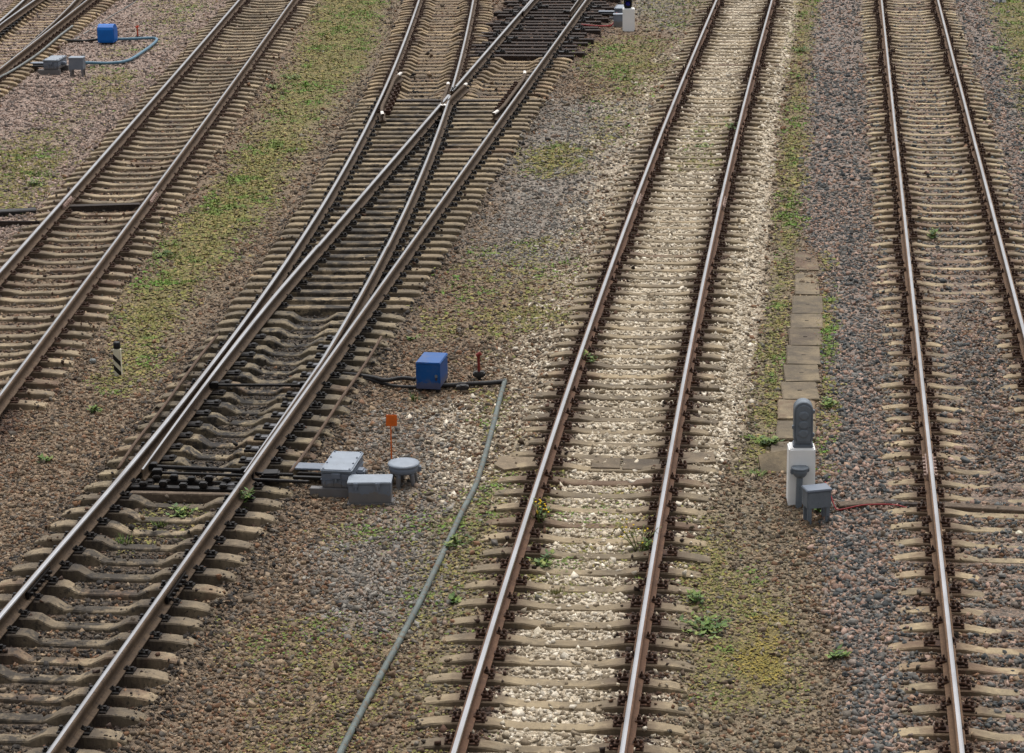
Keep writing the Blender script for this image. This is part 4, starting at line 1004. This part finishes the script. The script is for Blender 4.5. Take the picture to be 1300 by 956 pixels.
def color_attr(me, name, rgb):
    a = me.attributes.new(name, 'FLOAT_COLOR', 'POINT'); c = np.ones((len(rgb), 4), 'f'); c[:, :3] = rgb; a.data.foreach_set('color', c.ravel())
fast_mesh_from(me, co, quads)
Wg = weights(GX.ravel(), GY.ravel()); ca = np.zeros((nx*ny, 3)); cb = np.zeros((nx*ny, 3))
for q in NAMES:
    s = PAL[q][np.argsort(PAL[q].sum(1))]; h = len(s)//2
    ca += Wg[q][:, None]*s[:h].mean(0); cb += Wg[q][:, None]*s[h:].mean(0)
color_attr(me, 'dark_stone', ca); color_attr(me, 'pale_stone', cb); color_attr(me, 'green', np.repeat(Wg['_green'][:, None], 3, 1))
t = NT('gravel_ground'); tc = t.new('ShaderNodeTexCoord'); v = tc.outputs['Object']
A = t.new('ShaderNodeAttribute'); A.attribute_name = 'dark_stone'; B = t.new('ShaderNodeAttribute'); B.attribute_name = 'pale_stone'; Gm = t.new('ShaderNodeAttribute'); Gm.attribute_name = 'green'
vor = t.new('ShaderNodeTexVoronoi', Scale=24.0); t.link(v, vor.inputs['Vector'])
vor2 = t.new('ShaderNodeTexVoronoi', Scale=41.0); t.link(v, vor2.inputs['Vector'])
sep = t.new('ShaderNodeSeparateColor'); t.link(vor.outputs['Color'], sep.inputs[0])
sep2 = t.new('ShaderNodeSeparateColor'); t.link(vor2.outputs['Color'], sep2.inputs[0])
c = t.mix(t.ramp(sep.outputs[0], .25, .75), A.outputs['Color'], B.outputs['Color'])
c2 = t.mix(t.ramp(sep2.outputs[0], .2, .8), A.outputs['Color'], B.outputs['Color'])
c = t.mix(.4, c, c2)
hs = t.new('ShaderNodeHueSaturation'); t.link(c, hs.inputs['Color'])
vv = t.math('MULTIPLY_ADD', sep.outputs[1], .6); vv.node.inputs[2].default_value = .72; t.link(vv, hs.inputs['Value'])
n = t.noise(v, 1.1, 5, .6); c = t.mix(.35, hs.outputs[0], t.ramp(n, .3, .7, (.70,.68,.64,1), (1,1,1,1)), 'MULTIPLY')
t.link(c, t.b.inputs['Base Color']); t.b.inputs['Roughness'].default_value = .95
hgt = t.math('ADD', t.math('MULTIPLY', vor.outputs['Distance'], -1.0), t.math('MULTIPLY', vor2.outputs['Distance'], -.5)); t.bump(hgt, .9, .03)
me.materials.append(t.m); me.polygons.foreach_set('use_smooth', np.ones(len(me.polygons), bool))
tag(obj('ground', me), 'gravel ground of the railway yard', None, None, 'structure')

# ------------------------------------------------------------------ loose stones
def scatter(y0, y1, dens):
    n = int((y1-y0)*(.45*y1+4)*dens); y = RNG.uniform(y0, y1, n); x = RNG.uniform(-1, 1, n)*(.225*y1+2); k = np.abs(x) < .225*y+1.0
    return x[k], y[k]
def on_sleeper(x, y):
    m = np.zeros(x.shape, bool)
    for c in CULL:
        if c[0] == 'span':
            k = (np.abs(y-c[1]) < .6); yy = y[k] - c[1] + (x[k]-(c[2]+c[3])/2)*.075; m[k] |= (np.abs(yy) < .13) & (x[k] > c[2]) & (x[k] < c[3])
        else:
            line, ys, hw, hl = c; k = np.nonzero((np.abs(side(line, x, y)) < hl))[0]
            if not len(k): continue
            sl = line.sl(y[k]); d = side(line, x[k], y[k]); yc = y[k] + d*sl/np.hypot(1, sl)      # foot on the centre line
            j = np.clip(np.searchsorted(ys, yc), 1, max(1, len(ys)-1)) if len(ys) > 1 else np.zeros(len(k), int)
            dist = np.minimum(np.abs(ys[j]-yc), np.abs(ys[j-1]-yc)) if len(ys) > 1 else np.abs(ys[0]-yc)
            m[k] |= dist*np.hypot(1, sl) < hw
    return m
CUBE = np.array([(-1,-1,-1),(1,-1,-1),(1,1,-1),(-1,1,-1),(-1,-1,1),(1,-1,1),(1,1,1),(-1,1,1)], float)/1.6
QF = np.array([(0,3,2,1),(4,5,6,7),(0,1,5,4),(1,2,6,5),(2,3,7,6),(3,0,4,7)], 'i')
xs, ysn = [], []
for a in ((19, 28, 820), (28, 36, 640), (36, 46, 380), (46, 60, 180), (60, 78, 95)):
    x, y = scatter(*a); xs.append(x); ysn.append(y)
x = np.concatenate(xs); y = np.concatenate(ysn)
onS = on_sleeper(x, y) & (height(x, y) < -.037); dmin = np.full(len(x), 9.0)
for l in (T1, TM, TD, T3, T4): dd_ = np.abs(side(l, x, y)); dmin = np.where(dd_ < dmin, dd_, dmin)
keep = ~(onS & (RNG.random(len(x)) > .03 + .30*sstep(1.12, 1.35, dmin) + .03*(dmin < .35))); x, y, onS, dmin = x[keep], y[keep], onS[keep], dmin[keep]
Ws = weights(x, y); u1, u2 = RNG.random(len(x)), RNG.random(len(x))
col, idx = pick(Ws, len(x), u1, u2); green = np.isin(idx, [NAMES.index('moss'), NAMES.index('ochre')]); 
soft = np.isin(idx, [NAMES.index('dirt')]) & (RNG.random(len(x)) < .5)
k = ~(green | soft); x, y, col, idx, onS, dmin = x[k], y[k], col[k], idx[k], onS[k], dmin[k]
col = col*RNG.uniform(.78, 1.22, (len(x), 1))
kind_size = np.array([dict(lime=.025, granite=.0265, grey=.0225, pink=.024).get(q, .0215) for q in NAMES])
size = np.clip(RNG.lognormal(0, .36, len(x))*kind_size[idx], .011, .058); size *= np.where(y > 46, 1.25, 1.0)
z = height(x, y); z = np.where(onS, np.maximum(z, -.05*(1-sstep(.33, .6, dmin)) - .05*sstep(1.08, 1.36, dmin)), z)
stone_groups = [('white_gravel', ['lime'], 'white crushed limestone lying in and beside the limestone track'), ('granite_gravel', ['granite'], 'grey and pink granite ballast round the rightmost track'),
                ('brown_gravel', ['brown', 'oily', 'rust', 'dirt'], 'brown and rust stained gravel round the left tracks and along the rails'), ('grey_gravel', ['grey', 'pink'], 'grey and pinkish gravel at the upper left and right of the near turnout')]
for nm, keys, lab in stone_groups:
    s = np.isin(idx, [NAMES.index(q) for q in keys]); n = int(s.sum())
    P = CUBE[None] * RNG.uniform(.62, 1.2, (n, 8, 1)) + RNG.normal(0, .19, (n, 8, 3)); P *= np.stack([RNG.uniform(.8, 1.35, n), RNG.uniform(.75, 1.2, n), RNG.uniform(.4, .85, n)], -1)[:, None, :]
    q = RNG.normal(0, 1, (n, 4)); q[:, 1:3] *= .45; q /= np.linalg.norm(q, axis=1)[:, None]; w_, a_, b_, c_ = q.T
    Rm = np.stack([1-2*(b_*b_+c_*c_), 2*(a_*b_-c_*w_), 2*(a_*c_+b_*w_), 2*(a_*b_+c_*w_), 1-2*(a_*a_+c_*c_), 2*(b_*c_-a_*w_), 2*(a_*c_-b_*w_), 2*(b_*c_+a_*w_), 1-2*(a_*a_+b_*b_)], -1).reshape(n, 3, 3)
    P = np.einsum('nij,nkj->nki', Rm, P)*size[s][:, None, None] + np.stack([x[s], y[s], z[s] + size[s]*.14], -1)[:, None, :]
    me = bpy.data.meshes.new(nm); fast_mesh_from(me, P.reshape(-1, 3).astype('f'), (QF[None] + (np.arange(n)*8)[:, None, None]).reshape(-1, 4).astype('i'))
    color_attr(me, 'Col', np.repeat(col[s], 8, 0)); me.materials.append(M_STONE)
    tag(obj(nm, me), lab, 'gravel', None, 'stuff'); print(nm, n)

# ------------------------------------------------------------------ moss and low grass
xs, ysn = [], []
for a in ((19, 28, 3600), (28, 38, 2300), (38, 52, 950), (52, 78, 380)):
    x, y = scatter(*a); xs.append(x); ysn.append(y)
x = np.concatenate(xs); y = np.concatenate(ysn); Ws = weights(x, y)
k = RNG.random(len(x)) < Ws['_green']*.85*(.45 + .55*sstep(.36, .56, fbm(x*2.6, y*2.6, 410))); x, y = x[k], y[k]; och = Ws['ochre'][k] > .4; n = len(x)
clump = fbm(x*1.1, y*1.1, 300)*.6 + fbm(x*4.5, y*4.5, 310)*.4
gcol = np.array([lin(c) for c in ((116,113,50),(106,104,46),(102,114,44),(92,112,40),(128,112,62),(96,98,44),(138,122,74))])
br = np.where(clump > .56, RNG.integers(2, 4, n), np.where(RNG.random(n) < .5, RNG.integers(0, 2, n), RNG.integers(4, 7, n)))
colm = gcol[br]*RNG.uniform(.7, 1.3, (n, 1)); oc = np.array([lin(c) for c in ((132,116,42),(116,106,44),(144,126,54))])
colm[och] = oc[RNG.integers(0, 3, int(och.sum()))]*RNG.uniform(.7, 1.25, (int(och.sum()), 1))
colm[(clump > .66) & ~och] *= np.array([.9, 1.2, .85])
z = height(x, y); far = np.clip(.62 + (y-22)*.042, .62, 1.6)
for nm, lab, flat in (('moss', 'olive and yellow moss mats on the gravel strips between the tracks', True), ('grass', 'short green grass blades growing through the gravel strips', False)):
    s = (RNG.random(n) < .62) if flat else (RNG.random(n) < (.25 + .5*(clump > .57))); m = int(s.sum())
    a = RNG.uniform(0, 6.283, m); L = RNG.uniform(.014, .034, m)*far[s]*(1 if flat else 1.6)
    d = np.stack([np.cos(a), np.sin(a), np.zeros(m)], -1); sd = np.stack([-np.sin(a), np.cos(a), np.zeros(m)], -1); base = np.stack([x[s], y[s], z[s] + (.012 if flat else -.005)], -1)
    if flat:
        up = np.array([0, 0, 1.0]); t1, t2 = RNG.uniform(-.1, .7, (m, 1)), RNG.uniform(-.3, .5, (m, 1))
        V = np.stack([base - d*L[:, None], base + sd*L[:, None]*.9 + up*L[:, None]*t2, base + d*L[:, None] + up*L[:, None]*t1, base - sd*L[:, None]*.9 + up*L[:, None]*.2], 1); fc = np.array([[0, 1, 2, 3]])
    else:
        lean = RNG.uniform(.2, .9, (m, 1)); w = (L*.16)[:, None]
        V = np.stack([base - sd*w, base + sd*w, base + d*(L[:, None]*lean) + np.array([0, 0, 1])*L[:, None] + sd*w*.2, base + d*(L[:, None]*lean*.9) + np.array([0, 0, 1])*L[:, None]*.96 - sd*w*.2], 1); fc = np.array([[0, 1, 2, 3]])
    me = bpy.data.meshes.new(nm); fast_mesh_from(me, V.reshape(-1, 3).astype('f'), (fc + (np.arange(m)*4)[:, None]).astype('i')); color_attr(me, 'Col', np.repeat(colm[s]*(1 if flat else 1.1), 4, 0)); me.materials.append(M_MOSS)
    tag(obj(nm, me), lab, nm, None, 'stuff'); print(nm, m)

# ------------------------------------------------------------------ daylight, camera
w = bpy.data.worlds.new('World'); SC.world = w; w.use_nodes = True; nt = w.node_tree
sky = nt.nodes.new('ShaderNodeTexSky'); sky.sky_type = 'NISHITA'; sky.sun_disc = False; sky.sun_elevation = R(66); sky.sun_rotation = R(12); sky.air_density = 1.0; sky.dust_density = 6.0; sky.ozone_density = 1.0
hs = nt.nodes.new('ShaderNodeHueSaturation'); hs.inputs['Saturation'].default_value = .22; nt.links.new(sky.outputs[0], hs.inputs['Color'])
nt.links.new(hs.outputs[0], nt.nodes['Background'].inputs['Color']); nt.nodes['Background'].inputs['Strength'].default_value = .14
sl = bpy.data.lights.new('sun', 'SUN'); sl.energy = 1.0; sl.angle = R(35); sl.color = (1, .97, .92); so = bpy.data.objects.new('sun', sl); COL.objects.link(so)
el, az = R(66), R(12)      # azimuth clockwise from +Y: high ahead, behind thin cloud
sd = Vector((math.sin(az)*math.cos(el), math.cos(az)*math.cos(el), math.sin(el))); so.rotation_euler = sd.to_track_quat('Z', 'Y').to_euler(); so.location = sd*50
cam = bpy.data.cameras.new('camera'); cam.sensor_width = 36; cam.lens = F/1300*36; cam.shift_y = -(478-433.5)/1300; cam.clip_start = .5; cam.clip_end = 2000
co_ = bpy.data.objects.new('camera', cam); COL.objects.link(co_); co_.location = (0, 0, CAMZ)
fw = Vector((0, math.cos(PITCH), -math.sin(PITCH))); rt_, up_ = Vector((1, 0, 0)), Vector((0, math.sin(PITCH), math.cos(PITCH)))
r_ = rt_*math.cos(ROLL) - up_*math.sin(ROLL); u_ = up_*math.cos(ROLL) + rt_*math.sin(ROLL)
co_.matrix_world = Matrix(((r_.x, u_.x, -fw.x, 0), (r_.y, u_.y, -fw.y, 0), (r_.z, u_.z, -fw.z, CAMZ), (0, 0, 0, 1)))
SC.camera = co_
SC.view_settings.view_transform = 'Standard'; SC.view_settings.look = 'None'; SC.view_settings.exposure = 0.42; SC.view_settings.gamma = 1
